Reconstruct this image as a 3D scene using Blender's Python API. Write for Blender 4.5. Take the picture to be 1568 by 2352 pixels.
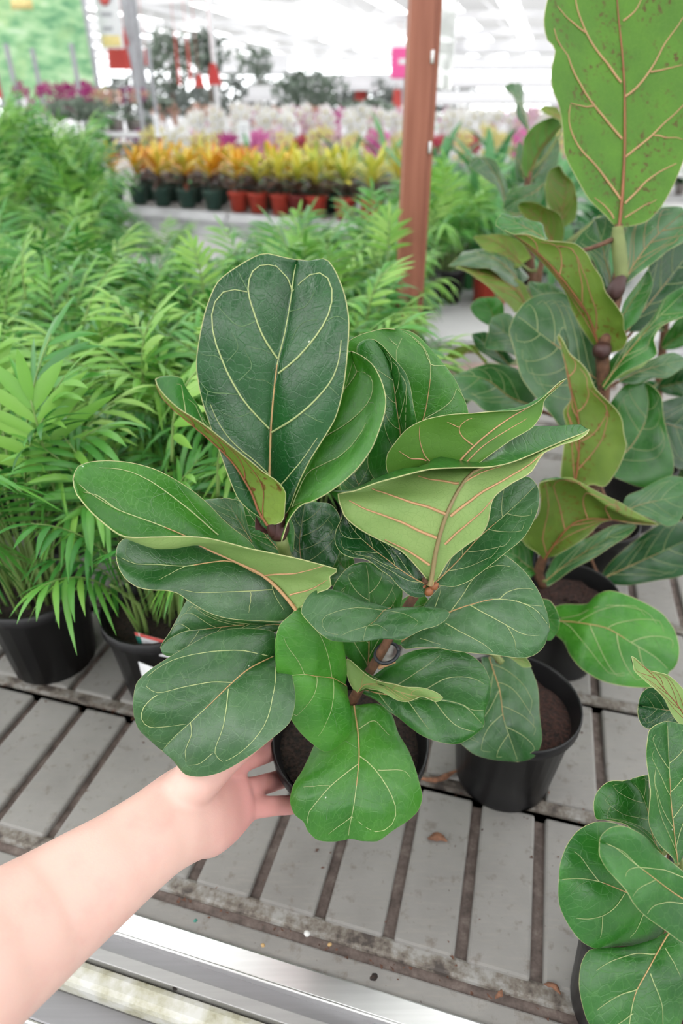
import bpy, bmesh, math, random
import numpy as np
from mathutils import Vector, Matrix

for o in list(bpy.data.objects):
    bpy.data.objects.remove(o, do_unlink=True)
scene = bpy.context.scene
COL = scene.collection
rnd = random.Random(7)

# ------------------------------------------------------------------ camera
CZ = 1.45                      # eye height above the floor
FPX = 1500.0                   # focal length in pixels of the 1568 x 2352 frame
PITCH = math.radians(32.0)
cam_d = bpy.data.cameras.new('camera')
cam = bpy.data.objects.new('camera', cam_d)
COL.objects.link(cam)
cam.location = (0, 0, CZ)
cam.rotation_euler = (math.pi / 2 - PITCH, 0, 0)
cam_d.sensor_fit = 'VERTICAL'
cam_d.sensor_height = 36.0
cam_d.sensor_width = 24.0
cam_d.lens = 36.0 * FPX / 2352.0
cam_d.clip_start = 0.02
cam_d.clip_end = 300
cam_d.dof.use_dof = True
cam_d.dof.focus_distance = 0.55
cam_d.dof.aperture_fstop = 4.2
scene.camera = cam

# ------------------------------------------------------------------ world, sun, exposure
w = bpy.data.worlds.new('overcast_sky')
scene.world = w
w.use_nodes = True
w.node_tree.nodes['Background'].inputs[0].default_value = (1.0, 1.0, 1.0, 1)
w.node_tree.nodes['Background'].inputs[1].default_value = 6.0
sun_d = bpy.data.lights.new('sun', 'SUN')
sun_d.energy = 1.1
sun_d.angle = math.radians(50)
sun_d.color = (1.0, 0.98, 0.95)
sun = bpy.data.objects.new('sun', sun_d)
COL.objects.link(sun)
sun.rotation_euler = (math.radians(8), math.radians(-38), 0)
scene.view_settings.view_transform = 'Standard'
scene.view_settings.look = 'None'
scene.view_settings.exposure = -0.25
scene.view_settings.gamma = 1.0
scene.view_settings.use_curve_mapping = False

# ------------------------------------------------------------------ geometry helpers
S, C = math.sin(PITCH), math.cos(PITCH)
def P(x, y, d):
    """point seen at pixel (x, y), d metres in front of the lens"""
    u, v = (x - 784) / FPX, (y - 1176) / FPX
    return np.array([u * d, (-v * S + C) * d, CZ + (-v * C - S) * d])
def PY(x, y, Y):
    u, v = (x - 784) / FPX, (y - 1176) / FPX
    return P(x, y, Y / (-v * S + C))
def PZ(x, y, z):
    v = (y - 1176) / FPX
    return P(x, y, (z - CZ) / (-v * C - S))

class MB:
    def __init__(s): s.v, s.f, s.m, s.uv = [], [], [], {}
    def add(s, verts, faces, mi=0):
        k = len(s.v)
        s.v += [tuple(map(float, p)) for p in verts]
        for f in faces:
            s.f.append(tuple(k + i for i in f)); s.m.append(mi)
        return k
    def box(s, lo, hi, mi=0):
        x0, y0, z0 = lo; x1, y1, z1 = hi
        s.add([(x0,y0,z0),(x1,y0,z0),(x1,y1,z0),(x0,y1,z0),(x0,y0,z1),(x1,y0,z1),(x1,y1,z1),(x0,y1,z1)],
              [(0,3,2,1),(4,5,6,7),(0,1,5,4),(1,2,6,5),(2,3,7,6),(3,0,4,7)], mi)
    def obox(s, c, ax, ay, az, mi=0):
        c, ax, ay, az = map(np.array, (c, ax, ay, az))
        vs = [c + i*ax + j*ay + k*az for k in (-1,1) for i, j in ((-1,-1),(1,-1),(1,1),(-1,1))]
        s.add(vs, [(0,3,2,1),(4,5,6,7),(0,1,5,4),(1,2,6,5),(2,3,7,6),(3,0,4,7)], mi)
    def lathe(s, prof, n=28, c=(0,0,0), mi=0, close=True):
        vs, fs = [], []
        for r, z in prof:
            for i in range(n):
                a = 2*math.pi*i/n
                vs.append((c[0]+r*math.cos(a), c[1]+r*math.sin(a), c[2]+z))
        for j in range(len(prof)-1):
            for i in range(n):
                fs.append((j*n+i, j*n+(i+1)%n, (j+1)*n+(i+1)%n, (j+1)*n+i))
        s.add(vs, fs, mi)
    def tube(s, pts, rad, n=8, mi=0, cap=True):
        pts = np.array(pts, float); N = len(pts)
        if np.isscalar(rad): rad = [rad]*N
        T = np.gradient(pts, axis=0); T /= np.linalg.norm(T, axis=1)[:,None]+1e-12
        ref = np.array([0,0,1.0]) if abs(T[0][2]) < .9 else np.array([1.0,0,0])
        A = np.cross(T[0], ref); A /= np.linalg.norm(A)
        vs = []
        for i in range(N):
            A = A - T[i]*(A@T[i]); A /= np.linalg.norm(A)+1e-12
            B = np.cross(T[i], A)
            for k in range(n):
                a = 2*math.pi*k/n
                vs.append(pts[i] + rad[i]*(math.cos(a)*A + math.sin(a)*B))
        fs = [(i*n+k, i*n+(k+1)%n, (i+1)*n+(k+1)%n, (i+1)*n+k) for i in range(N-1) for k in range(n)]
        if cap:
            fs.append(tuple(range(n-1,-1,-1))); fs.append(tuple((N-1)*n+k for k in range(n)))
        s.add(vs, fs, mi)
    def mesh(s, name, mats, off=(0,0,0), smooth=True):
        me = bpy.data.meshes.new(name)
        o = np.array(off, float)
        me.from_pydata([tuple(np.array(p)-o) for p in s.v], [], s.f)
        if not isinstance(mats, (list, tuple)): mats = [mats]
        for m in mats: me.materials.append(m)
        me.polygons.foreach_set('material_index', s.m)
        me.polygons.foreach_set('use_smooth', [smooth]*len(s.f))
        me.update()
        return me
    def build(s, name, mats, parent=None, off=(0,0,0), smooth=True):
        o = bpy.data.objects.new(name, s.mesh(name, mats, off, smooth))
        COL.objects.link(o)
        if parent is not None: o.parent = parent
        return o

def tag(o, label=None, cat=None, group=None, kind=None):
    if label: o['label'] = label
    if cat: o['category'] = cat
    if group: o['group'] = group
    if kind: o['kind'] = kind
    return o
def thing(name, label, cat, loc=(0,0,0), rz=0, group=None):
    o = bpy.data.objects.new(name, None); COL.objects.link(o)
    o.location = loc; o.rotation_euler = (0, 0, rz); o.empty_display_size = .05
    return tag(o, label, cat, group)
def inst(name, me, parent=None, loc=(0,0,0), rot=(0,0,0), sc=1.0):
    o = bpy.data.objects.new(name, me); COL.objects.link(o)
    o.parent = parent; o.location = loc; o.rotation_euler = rot
    o.scale = (sc, sc, sc) if np.isscalar(sc) else sc
    return o
def copy_tree(o, parent=None):
    c = o.copy(); COL.objects.link(c)
    if parent is not None: c.parent = parent
    for ch in o.children: copy_tree(ch, c)
    return c

# ------------------------------------------------------------------ materials
def mat(name):
    m = bpy.data.materials.new(name); m.use_nodes = True
    nt = m.node_tree
    return m, nt, nt.nodes['Principled BSDF']
def N(nt, t, **kw):
    n = nt.nodes.new(t)
    for k, v in kw.items(): setattr(n, k, v)
    return n
def L(nt, a, b): nt.links.new(a, b)
def mixc(nt, fac, a, b, mode='MIX'):
    n = N(nt, 'ShaderNodeMix', data_type='RGBA', blend_type=mode)
    for s, val in ((n.inputs[0], fac), (n.inputs[6], a), (n.inputs[7], b)):
        if hasattr(val, 'is_linked'): L(nt, val, s)
        else: s.default_value = val if not isinstance(val, tuple) else (*val[:3], 1)
    return n.outputs[2]
def ramp(nt, src, stops):
    r = N(nt, 'ShaderNodeValToRGB'); e = r.color_ramp.elements
    while len(e) < len(stops): e.new(.5)
    for i, (p, c) in enumerate(stops):
        e[i].position = p; e[i].color = (*c, 1) if len(c) == 3 else c
    L(nt, src, r.inputs[0]); return r.outputs[0]
def noise(nt, vec, scale, detail=3, rough=.5):
    n = N(nt, 'ShaderNodeTexNoise'); n.inputs['Scale'].default_value = scale
    n.inputs['Detail'].default_value = detail; n.inputs['Roughness'].default_value = rough
    if vec is not None: L(nt, vec, n.inputs['Vector'])
    return n.outputs[0]
def plain(name, col, rough=.6, metal=0, var=.12, scale=30, bump=0, spec=.5, coord='Object'):
    m, nt, b = mat(name)
    tc = N(nt, 'ShaderNodeTexCoord')
    nz = noise(nt, tc.outputs[coord], scale)
    c2 = tuple(max(0, min(1, x*(1-var*1.6))) for x in col); c3 = tuple(min(1, x*(1+var)) for x in col)
    L(nt, ramp(nt, nz, [(.3, c2), (.7, c3)]), b.inputs['Base Color'])
    b.inputs['Roughness'].default_value = rough; b.inputs['Metallic'].default_value = metal
    b.inputs['Specular IOR Level'].default_value = spec
    if bump:
        bp = N(nt, 'ShaderNodeBump'); bp.inputs['Strength'].default_value = bump; bp.inputs['Distance'].default_value = .004
        L(nt, nz, bp.inputs['Height']); L(nt, bp.outputs[0], b.inputs['Normal'])
    return m
def leaf_mat(name, dark, light, fine, trans, tf=.22, rough=.36, spec=.5, fscale=150, specks=True, blotch=None, bump=.35, sheen=0.0):
    """fig leaf face: two-tone green, reticulate fine veins, dusty specks, light passing through"""
    m, nt, b = mat(name)
    out = nt.nodes['Material Output']
    uv = N(nt, 'ShaderNodeUVMap').outputs[0]
    oi = N(nt, 'ShaderNodeObjectInfo').outputs['Random']
    off = N(nt, 'ShaderNodeVectorMath', operation='ADD'); L(nt, uv, off.inputs[0])
    cx = N(nt, 'ShaderNodeCombineXYZ'); L(nt, oi, cx.inputs[0]); L(nt, oi, cx.inputs[1]); L(nt, cx.outputs[0], off.inputs[1])
    vec = off.outputs[0]
    nz = noise(nt, vec, 22, 3)
    col = ramp(nt, nz, [(.34, dark), (.66, light)])
    hs = N(nt, 'ShaderNodeHueSaturation')
    mr = N(nt, 'ShaderNodeMapRange'); L(nt, oi, mr.inputs[0]); mr.inputs[3].default_value = .82; mr.inputs[4].default_value = 1.18
    L(nt, mr.outputs[0], hs.inputs['Value']); L(nt, col, hs.inputs['Color']); col = hs.outputs[0]
    v1 = N(nt, 'ShaderNodeTexVoronoi', feature='DISTANCE_TO_EDGE'); v1.inputs['Scale'].default_value = fscale
    L(nt, vec, v1.inputs['Vector'])
    v2 = N(nt, 'ShaderNodeTexVoronoi', feature='DISTANCE_TO_EDGE'); v2.inputs['Scale'].default_value = fscale*3.1
    L(nt, vec, v2.inputs['Vector'])
    m1 = ramp(nt, v1.outputs['Distance'], [(0, (1,1,1)), (.055, (0,0,0))])
    m2 = ramp(nt, v2.outputs['Distance'], [(0, (1,1,1)), (.10, (0,0,0))])
    mx = N(nt, 'ShaderNodeMath', operation='MULTIPLY_ADD'); L(nt, m2, mx.inputs[0]); mx.inputs[1].default_value = .35; L(nt, m1, mx.inputs[2])
    fm = N(nt, 'ShaderNodeMath', operation='MULTIPLY'); L(nt, mx.outputs[0], fm.inputs[0]); fm.inputs[1].default_value = .24
    col = mixc(nt, fm.outputs[0], col, fine)
    if sheen:  # grey roof reflection painted on in soft patches
        dn = noise(nt, vec, 9, 4, .6)
        dm = ramp(nt, dn, [(.42, (0,0,0)), (.7, (sheen,sheen,sheen))])
        col = mixc(nt, dm, col, (.42, .47, .43))
    if specks:
        v3 = N(nt, 'ShaderNodeTexVoronoi', feature='F1'); v3.inputs['Scale'].default_value = 75
        L(nt, vec, v3.inputs['Vector'])
        sp = ramp(nt, v3.outputs['Distance'], [(.035, (1,1,1)), (.06, (0,0,0))])
        sx = N(nt, 'ShaderNodeSeparateColor'); L(nt, v3.outputs['Color'], sx.inputs[0])
        th = N(nt, 'ShaderNodeMath', operation='GREATER_THAN'); L(nt, sx.outputs[0], th.inputs[0]); th.inputs[1].default_value = .8
        ml = N(nt, 'ShaderNodeMath', operation='MULTIPLY'); L(nt, th.outputs[0], ml.inputs[0]); L(nt, sp, ml.inputs[1])
        col = mixc(nt, ml.outputs[0], col, (.55, .6, .45))
    if blotch:
        bn = noise(nt, vec, 170, 2, .6); bn2 = noise(nt, vec, 24, 2)
        am = ramp(nt, bn, [(.57, (0,0,0)), (.61, (1,1,1))]); bm = ramp(nt, bn2, [(.48, (0,0,0)), (.56, (1,1,1))])
        ml = N(nt, 'ShaderNodeMath', operation='MULTIPLY'); L(nt, am, ml.inputs[0]); L(nt, bm, ml.inputs[1])
        col = mixc(nt, ml.outputs[0], col, blotch)
    L(nt, col, b.inputs['Base Color'])
    rn = N(nt, 'ShaderNodeMapRange'); L(nt, nz, rn.inputs[0]); rn.inputs[3].default_value = rough*.8; rn.inputs[4].default_value = rough*1.3
    L(nt, rn.outputs[0], b.inputs['Roughness']); b.inputs['Specular IOR Level'].default_value = spec
    bp = N(nt, 'ShaderNodeBump'); bp.inputs['Strength'].default_value = bump; bp.inputs['Distance'].default_value = .00022; bp.invert = True
    L(nt, mx.outputs[0], bp.inputs['Height']); L(nt, bp.outputs[0], b.inputs['Normal'])
    tr = N(nt, 'ShaderNodeBsdfTranslucent'); tr.inputs[0].default_value = (*trans, 1)
    ms = N(nt, 'ShaderNodeMixShader'); ms.inputs[0].default_value = tf
    L(nt, b.outputs[0], ms.inputs[1]); L(nt, tr.outputs[0], ms.inputs[2]); L(nt, ms.outputs[0], out.inputs[0])
    return m
def thin_leaf(name, stops, rough=.45, tf=.3, trans=None, var=.25, coord=None):
    """small leaves: colour ramp along object-random"""
    m, nt, b = mat(name); out = nt.nodes['Material Output']
    if coord == 'z':
        tc = N(nt, 'ShaderNodeTexCoord'); sp = N(nt, 'ShaderNodeSeparateXYZ'); L(nt, tc.outputs['Object'], sp.inputs[0])
        nz = noise(nt, tc.outputs['Object'], 14, 2)
        ad = N(nt, 'ShaderNodeMath', operation='MULTIPLY_ADD'); L(nt, nz, ad.inputs[0]); ad.inputs[1].default_value = .5; L(nt, sp.outputs[2], ad.inputs[2])
        src = ad.outputs[0]
    else:
        gi = N(nt, 'ShaderNodeNewGeometry').outputs['Random Per Island']
        oi = N(nt, 'ShaderNodeObjectInfo').outputs['Random']
        ad = N(nt, 'ShaderNodeMath', operation='MULTIPLY_ADD'); L(nt, gi, ad.inputs[0]); ad.inputs[1].default_value = .4
        m6 = N(nt, 'ShaderNodeMath', operation='MULTIPLY'); L(nt, oi, m6.inputs[0]); m6.inputs[1].default_value = .6
        L(nt, m6.outputs[0], ad.inputs[2]); src = ad.outputs[0]
    col = ramp(nt, src, stops)
    L(nt, col, b.inputs['Base Color']); b.inputs['Roughness'].default_value = rough
    tr = N(nt, 'ShaderNodeBsdfTranslucent')
    if trans: tr.inputs[0].default_value = (*trans, 1)
    else: L(nt, col, tr.inputs[0])
    ms = N(nt, 'ShaderNodeMixShader'); ms.inputs[0].default_value = tf
    L(nt, b.outputs[0], ms.inputs[1]); L(nt, tr.outputs[0], ms.inputs[2]); L(nt, ms.outputs[0], out.inputs[0])
    return m

M = {}
M['top'] = leaf_mat('fig_leaf_top', (.011,.085,.010), (.030,.150,.019), (.09,.24,.05), (.10,.38,.03), tf=.2, rough=.25)
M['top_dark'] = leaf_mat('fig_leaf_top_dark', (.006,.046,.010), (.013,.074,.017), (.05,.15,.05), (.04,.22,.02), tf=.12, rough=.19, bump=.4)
M['top_bright'] = leaf_mat('fig_leaf_top_bright', (.026,.150,.012), (.064,.240,.024), (.15,.35,.08), (.14,.45,.04), tf=.26, rough=.26)
M['top_dusty'] = leaf_mat('fig_leaf_top_sheen', (.013,.075,.014), (.033,.125,.027), (.10,.22,.07), (.08,.30,.04), tf=.15, rough=.25, sheen=.14)  # grey reflected sheen is mixed into the leaf colour
M['under'] = leaf_mat('fig_leaf_underside', (.25,.40,.115), (.33,.48,.155), (.16,.30,.07), (.34,.60,.08), tf=.32, rough=.55, specks=False, bump=.5, fscale=210)
M['under_olive'] = leaf_mat('fig_leaf_underside_olive', (.12,.21,.025), (.19,.30,.04), (.16,.20,.04), (.26,.46,.02), tf=.36, rough=.5, specks=False, blotch=(.16,.05,.01))
M['under_dark'] = leaf_mat('fig_leaf_underside_green', (.075,.20,.018), (.11,.27,.03), (.10,.24,.03), (.18,.46,.02), tf=.34, rough=.5, specks=False)
M['under_back'] = leaf_mat('fig_leaf_underside_backlit', (.072,.20,.012), (.108,.27,.02), (.20,.36,.05), (.20,.50,.015), tf=.34, rough=.5, specks=False, blotch=(.10,.035,.01), bump=.4, fscale=120)
M['vein_fine'] = plain('leaf_vein_fine', (.15,.27,.10), .5, var=.08)
M['margin'] = plain('leaf_margin', (.36,.38,.16), .5)
M['vein_top'] = plain('leaf_vein_cream', (.36,.43,.18), .5, var=.08)
M['vein_brown'] = plain('leaf_vein_tan', (.42,.27,.11), .5, var=.1)
M['vein_under'] = plain('leaf_vein_pinkish', (.47,.27,.13), .5, var=.1)
M['vein_pink'] = plain('leaf_vein_reddish_pink', (.40,.17,.085), .5, var=.15)
M['vein_olive'] = plain('leaf_vein_olive_brown', (.25,.19,.085), .5, var=.1)
M['vein_red'] = plain('leaf_vein_red_brown', (.24,.085,.03), .5, var=.15)
M['stem_green'] = plain('stem_green', (.16,.20,.06), .6)
M['stem_brown'] = plain('stem_brown', (.12,.055,.028), .75, bump=.5, scale=120, var=.3)
M['sheath'] = plain('bud_sheath', (.045,.014,.012), .5)
M['black_pot'] = plain('black_nursery_pot', (.009,.009,.010), .38, var=.15, spec=.35)
M['soil'] = plain('dark_soil', (.020,.011,.007), .95, scale=260, var=.7, bump=1.0)
M['soil_red'] = plain('coir_soil', (.030,.011,.007), .95, scale=240, var=.7, bump=1.0)
M['wire'] = plain('grey_plastic_tie', (.02,.024,.03), .5)
# ------------------------------------------------------------------ fig leaf builder
def cr(pts, n):
    """smooth resample of a polyline to n points evenly spaced along its length"""
    p = np.array(pts, float)
    t = np.r_[0, np.cumsum(np.linalg.norm(np.diff(p, axis=0), axis=1))+1e-9*np.arange(1, len(p))]
    t /= t[-1]
    m = np.zeros_like(p)
    m[1:-1] = (p[2:]-p[:-2])/(t[2:]-t[:-2])[:,None]
    m[0] = (p[1]-p[0])/(t[1]-t[0]); m[-1] = (p[-1]-p[-2])/(t[-1]-t[-2])
    q = np.linspace(0, 1, n)
    i = np.clip(np.searchsorted(t, q, 'right')-1, 0, len(p)-2)
    h = (t[i+1]-t[i]); s = ((q-t[i])/h)[:,None]; h = h[:,None]
    # limit tangents so the curve never overshoots sharp corners
    return ((2*s**3-3*s**2+1)*p[i] + (s**3-2*s**2+s)*h*m[i]*.85 + (-2*s**3+3*s**2)*p[i+1] + (s**3-s**2)*h*m[i+1]*.85)
def lift(pts, deps, n, K, ds):
    ox, oy, sc = K
    q = cr(pts, n)
    d = np.interp(np.linspace(0,1,n), np.linspace(0,1,len(deps)), deps)*ds
    k = np.array([.15,.2,.3,.2,.15]); dd = np.convolve(np.pad(d, 2, mode='edge'), k, 'valid')
    return np.array([P(ox+a[0]/sc, oy+a[1]/sc, b) for a, b in zip(q, dd)])
LEAFBASE = {}
def auto_stalks(root, pts, material='stem_green', r_=.0028, lo=.012, hi=.24):
    """join every leaf base of a plant to its stem with a short leaf stalk"""
    line = cr(np.array([P(*q) for q in pts]), 40)
    for ch in list(root.children):
        b = LEAFBASE.get(ch.name)
        if b is None: continue
        d = np.linalg.norm(line-b, axis=1); i = int(np.argmin(d+np.maximum(0,(line-b)[:,2])*.8))
        if lo < d[i] < hi:
            mb = MB(); q = (line[i]*.5+b*.5)+np.array([0,0,-.12*d[i]])
            mb.tube(cr([line[i],q,b],9), list(np.linspace(r_*1.2,r_*.8,9)), 6); mb.build('leaf_stalk', M[material], root, np.array(root.location))
def leaf(root, K, mid, lt, rt, dm, dl, dr, lc=None, dlc=None, rc=None, drc=None, flip=False, top='top', under='under',
         vt='vein_top', vu='vein_under', mg='margin', nu=36, nv=13, quilt=.0016, bulge=.04, wav=.0018, veins=None, nlat=4,
         slope=.42, seed=1, ds=1.0, label=None, vr=1.0, name='leaf', sc_l=.55, sc_r=.55, vmid=None):
    rg = random.Random(seed)
    off = np.array(root.location)
    n = nu+1
    Mi = lift(mid, dm, n, K, ds); Le = lift(lt, dl, n, K, ds); Ri = lift(rt, dr, n, K, ds)
    Le[-1] = Ri[-1] = Mi[-1]
    # close the last rows gently on the tip
    T = np.gradient(Mi, axis=0); T /= np.linalg.norm(T, axis=1)[:,None]+1e-12
    def half(E, Cc, dC, sgn, scv):
        s = np.linspace(0, 1, nv+1)[None,:,None]
        if Cc is not None:
            X = lift(Cc, dC, n, K, ds); X[-1] = Mi[-1]; a = scv
        else:
            nn = np.cross(E-Mi, T)*sgn; ln = np.linalg.norm(nn, axis=1)[:,None]+1e-9
            wd = np.linalg.norm(E-Mi, axis=1)[:,None]
            X = .5*(E+Mi) + nn/ln*wd*bulge*(-1 if flip else 1); a = .5
        M3, X3, E3 = Mi[:,None,:], X[:,None,:], E[:,None,:]
        return M3*((s-a)*(s-1)/a) + X3*(s*(s-1)/(a*(a-1))) + E3*(s*(s-a)/(1-a))
    Rh = half(Ri, rc, drc, 1, sc_r); Lh = half(Le, lc, dlc, -1, sc_l)
    G = np.concatenate([Lh[:,::-1], Rh[:,1:]], axis=1)          # rows u, columns v -1..1
    nc = 2*nv+1
    us = np.linspace(0,1,n); vs = np.linspace(-1,1,nc)
    def normals(G):
        du = np.gradient(G, axis=0); dv = np.gradient(G, axis=1)
        nn = np.cross(dv, du); nn /= np.linalg.norm(nn, axis=2)[:,:,None]+1e-12
        return -nn if flip else nn
    Nn = normals(G)
    length = np.linalg.norm(np.diff(Mi, axis=0), axis=1).sum()
    # gentle waves, strongest at the margin
    U, V = np.meshgrid(us, vs, indexing='ij')
    wv = sum(rg.uniform(.5,1)*np.sin(2*math.pi*(rg.uniform(.8,2.6)*U + rg.uniform(-.5,.5)*V) + rg.uniform(0,6.3)) for _ in range(4))
    G = G + Nn*(wav*wv*(.2+.8*np.abs(V)**2)*np.sin(math.pi*np.clip(U*1.02,0,1))**.5)[:,:,None]
    def ev(A, u, v):
        a = min(max(u,0),1)*(n-1); b = min(max((v+1)/2,0),1)*(nc-1)
        i, j = min(int(a), n-2), min(int(b), nc-2); a -= i; b -= j
        return A[i,j]*(1-a)*(1-b)+A[i+1,j]*a*(1-b)+A[i,j+1]*(1-a)*b+A[i+1,j+1]*a*b
    # vein paths in (u, v)
    paths = []
    mr = .00118*vr*min(1.3, length/.17)
    paths.append(([(t, 0) for t in np.linspace(0, .6, 13)], mr, mr*.5, 0)); paths.append(([(t, 0) for t in np.linspace(.6, .97, 10)], mr*.5, mr*.25, 1))
    if veins is None:
        for sd in (-1, 1):
            u0 = [(.06+.80*(k+.5*(sd>0)*.6)/nlat)+rg.uniform(-.02,.02) for k in range(nlat)]
            curves = []
            for k, ub in enumerate(u0):
                sl = slope*rg.uniform(.85,1.15)*(1.15 if k == 0 else 1)
                cv = []
                for t in np.linspace(0,1,11):
                    vv = t*.86; uu = ub+(1-ub)*sl*(t**1.25)
                    cv.append((uu, sd*vv*(1-.06*t*t)))
                # bend up along the margin towards the next vein
                ue, ve = cv[-1]
                cv += [(ue+.05*(1-ub), ve*.97), (ue+.11*(1-ub), ve*.88)]
                curves.append(cv)
                paths.append((cv, mr*.52, mr*.16, 1))
            for k in range(len(curves)):
                for t in (3, 5, 7):
                    if rg.random() < .28:
                        a = curves[k][t]
                        if k+1 < len(curves): b = curves[k+1][max(1, t-1+rg.randint(-1,1))]
                        else: b = (a[0]+.10, a[1]*.75)
                        mm = ((a[0]+b[0])/2+rg.uniform(-.02,.02), (a[1]+b[1])/2+rg.uniform(-.03,.03))
                        pp = [tuple(np.array(a)*(1-s)**2+2*s*(1-s)*np.array(mm)+np.array(b)*s*s) for s in np.linspace(0,1,5)]
                        paths.append((pp, mr*.17, mr*.12, 2))
                        if rg.random() < .3:
                            c = ((a[0]+b[0])/2, (a[1]+b[1])/2); e = (c[0]+rg.uniform(-.05,.05), c[1]+rg.uniform(-.12,.12))
                            paths.append(([c, ((c[0]+e[0])/2+.008, (c[1]+e[1])/2), e], mr*.13, mr*.1, 2))
    else:
        ox, oy, sc = K
        fu, fv = np.linspace(0,1,n*3), np.linspace(-1,1,nc*3)
        uvg = [(a,b) for a in fu for b in fv]
        pg = np.array([ev(G,a,b) for a,b in uvg]) - np.array([0,0,CZ])
        dep = pg[:,1]*C - pg[:,2]*S; px = 784+FPX*pg[:,0]/dep; py = 1176-FPX*(pg[:,1]*S+pg[:,2]*C)/dep
        for vp in veins:
            vp, k = vp if isinstance(vp, tuple) else (vp, 1.0)
            q = cr(vp, 14) if len(vp) > 2 else cr([vp[0], tuple((np.array(vp[0])+np.array(vp[1]))/2), vp[1]], 8)
            uv = []
            for a, b in q:
                X, Y = ox+a/sc, oy+b/sc
                uv.append(uvg[int(np.argmin((px-X)**2+(py-Y)**2))])
            uv = np.array(uv)
            kz = np.array([.25,.5,.25])
            for _ in range(2): uv[1:-1] = .25*uv[:-2]+.5*uv[1:-1]+.25*uv[2:]
            paths.append(([tuple(x) for x in uv], mr*.55*k*(1 if k >= .65 else .75), mr*.2*k, 1 if k >= .65 else 2))
    # quilted blade: hollow along the veins, swollen between them
    vp3 = np.array([ev(G,*p) for pp,_,_,lv in paths if lv < 2 for p in pp])
    gd = G.reshape(-1,3)
    dist = np.sqrt(((gd[:,None,:]-vp3[None])**2).sum(2)).min(1).reshape(n,nc)
    G = G + Nn*(quilt*(1-np.exp(-dist/.010)))[:,:,None]*np.clip((1.05-np.abs(V))*4,0,1)[:,:,None]
    Nn = normals(G)
    th = .00028
    mb = MB()
    Tp = (G+Nn*th).reshape(-1,3); Bt = (G-Nn*th).reshape(-1,3)
    fa = []; fb = []
    for i in range(n-1):
        for j in range(nc-1):
            a, b, c, d = i*nc+j, i*nc+j+1, (i+1)*nc+j+1, (i+1)*nc+j
            fa.append((a,b,c,d)); fb.append((a,d,c,b))
    if flip: fa, fb = fb, fa
    mb.add(Tp, fa, 0); mb.add(Bt, fb, 1)
    for col in (0, nc-1):
        mb.tube(G[:,col], 0.00036*min(1.4, max(.8, length/.15)), 5, 2)
    lf = mb.build(name, [M[top], M[under], M[mg]], root, off)
    me = lf.data
    # metric UVs
    arc = np.r_[0, np.cumsum(np.linalg.norm(np.diff(Mi,axis=0),axis=1))]
    wl = np.concatenate([-np.linalg.norm(G[:,:nv]-G[:,nv:nv+1],axis=2), np.zeros((n,1)), np.linalg.norm(G[:,nv+1:]-G[:,nv:nv+1],axis=2)],axis=1)
    uvv = np.stack([np.repeat(arc[:,None],nc,1), wl],2).reshape(-1,2)
    uvall = np.concatenate([uvv, uvv, np.zeros((len(me.vertices)-2*len(uvv),2))])
    lay = me.uv_layers.new(name='UVMap')
    li = np.empty(len(me.loops), int); me.loops.foreach_get('vertex_index', li)
    lay.data.foreach_set('uv', uvall[li].ravel())
    if label: lf['label'] = label
    LEAFBASE[lf.name] = Mi[0].copy()
    # veins: fine cords on both faces
    vb = MB()
    for pi_, (pp, r0, r1, lv) in enumerate(paths):
        q3 = np.array([ev(G,*p) for p in pp]); qn = np.array([ev(Nn,*p) for p in pp])
        k = np.linspace(0,1,len(pp)); rr = r0+(r1-r0)*k
        pass
        vb.tube(q3+qn*(th+rr*.4+.00022)[:,None] if hasattr(rr,'__len__') else q3, rr*.8, 5, (1,0,3)[lv], False)
        if lv < 2: vb.tube(q3-qn*(th+rr*.5)[:,None], rr*1.15, 5, 4 if pi_ < 2 else 2, False)
    vb.build('veins', [M[vt], M['vein_brown'] if vt == 'vein_top' else M[vt], M[vu], M['vein_fine'] if vt == 'vein_top' else M[vt], M[vmid or vu]], lf, off)
    return lf
SHAPE = [(0,.03),(.08,.30),(.2,.52),(.35,.68),(.5,.82),(.65,.97),(.78,1.0),(.88,.86),(.95,.58),(.985,.3)]
def qleaf(root, base, tip, wl, wr, d0, d1, bend=0, de=-.01, K=(0,0,1), **kw):
    """generic fiddle-shaped leaf between two pixels"""
    b, t = np.array(base,float), np.array(tip,float)
    ax = t-b; ln = np.linalg.norm(ax); ax /= ln; pr = np.array([-ax[1], ax[0]])    # right-hand side (image y runs down)
    def ctr(s): return b+(t-b)*s+pr*bend*math.sin(math.pi*s)
    mid = [tuple(ctr(s)) for s in np.linspace(0,1,7)]
    rt = [tuple(ctr(s)+pr*wr*k) for s,k in SHAPE]+[tuple(t)]
    lt = [tuple(ctr(s)-pr*wl*k) for s,k in SHAPE]+[tuple(t)]
    dm = [d0, (d0+d1)/2, d1]; de2 = [0+d0, (d0+d1)/2+de, d1+de*.3]
    kw.setdefault('nu', 26); kw.setdefault('nv', 9)
    return leaf(root, K, mid, lt, rt, dm, de2, de2, **kw)

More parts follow.
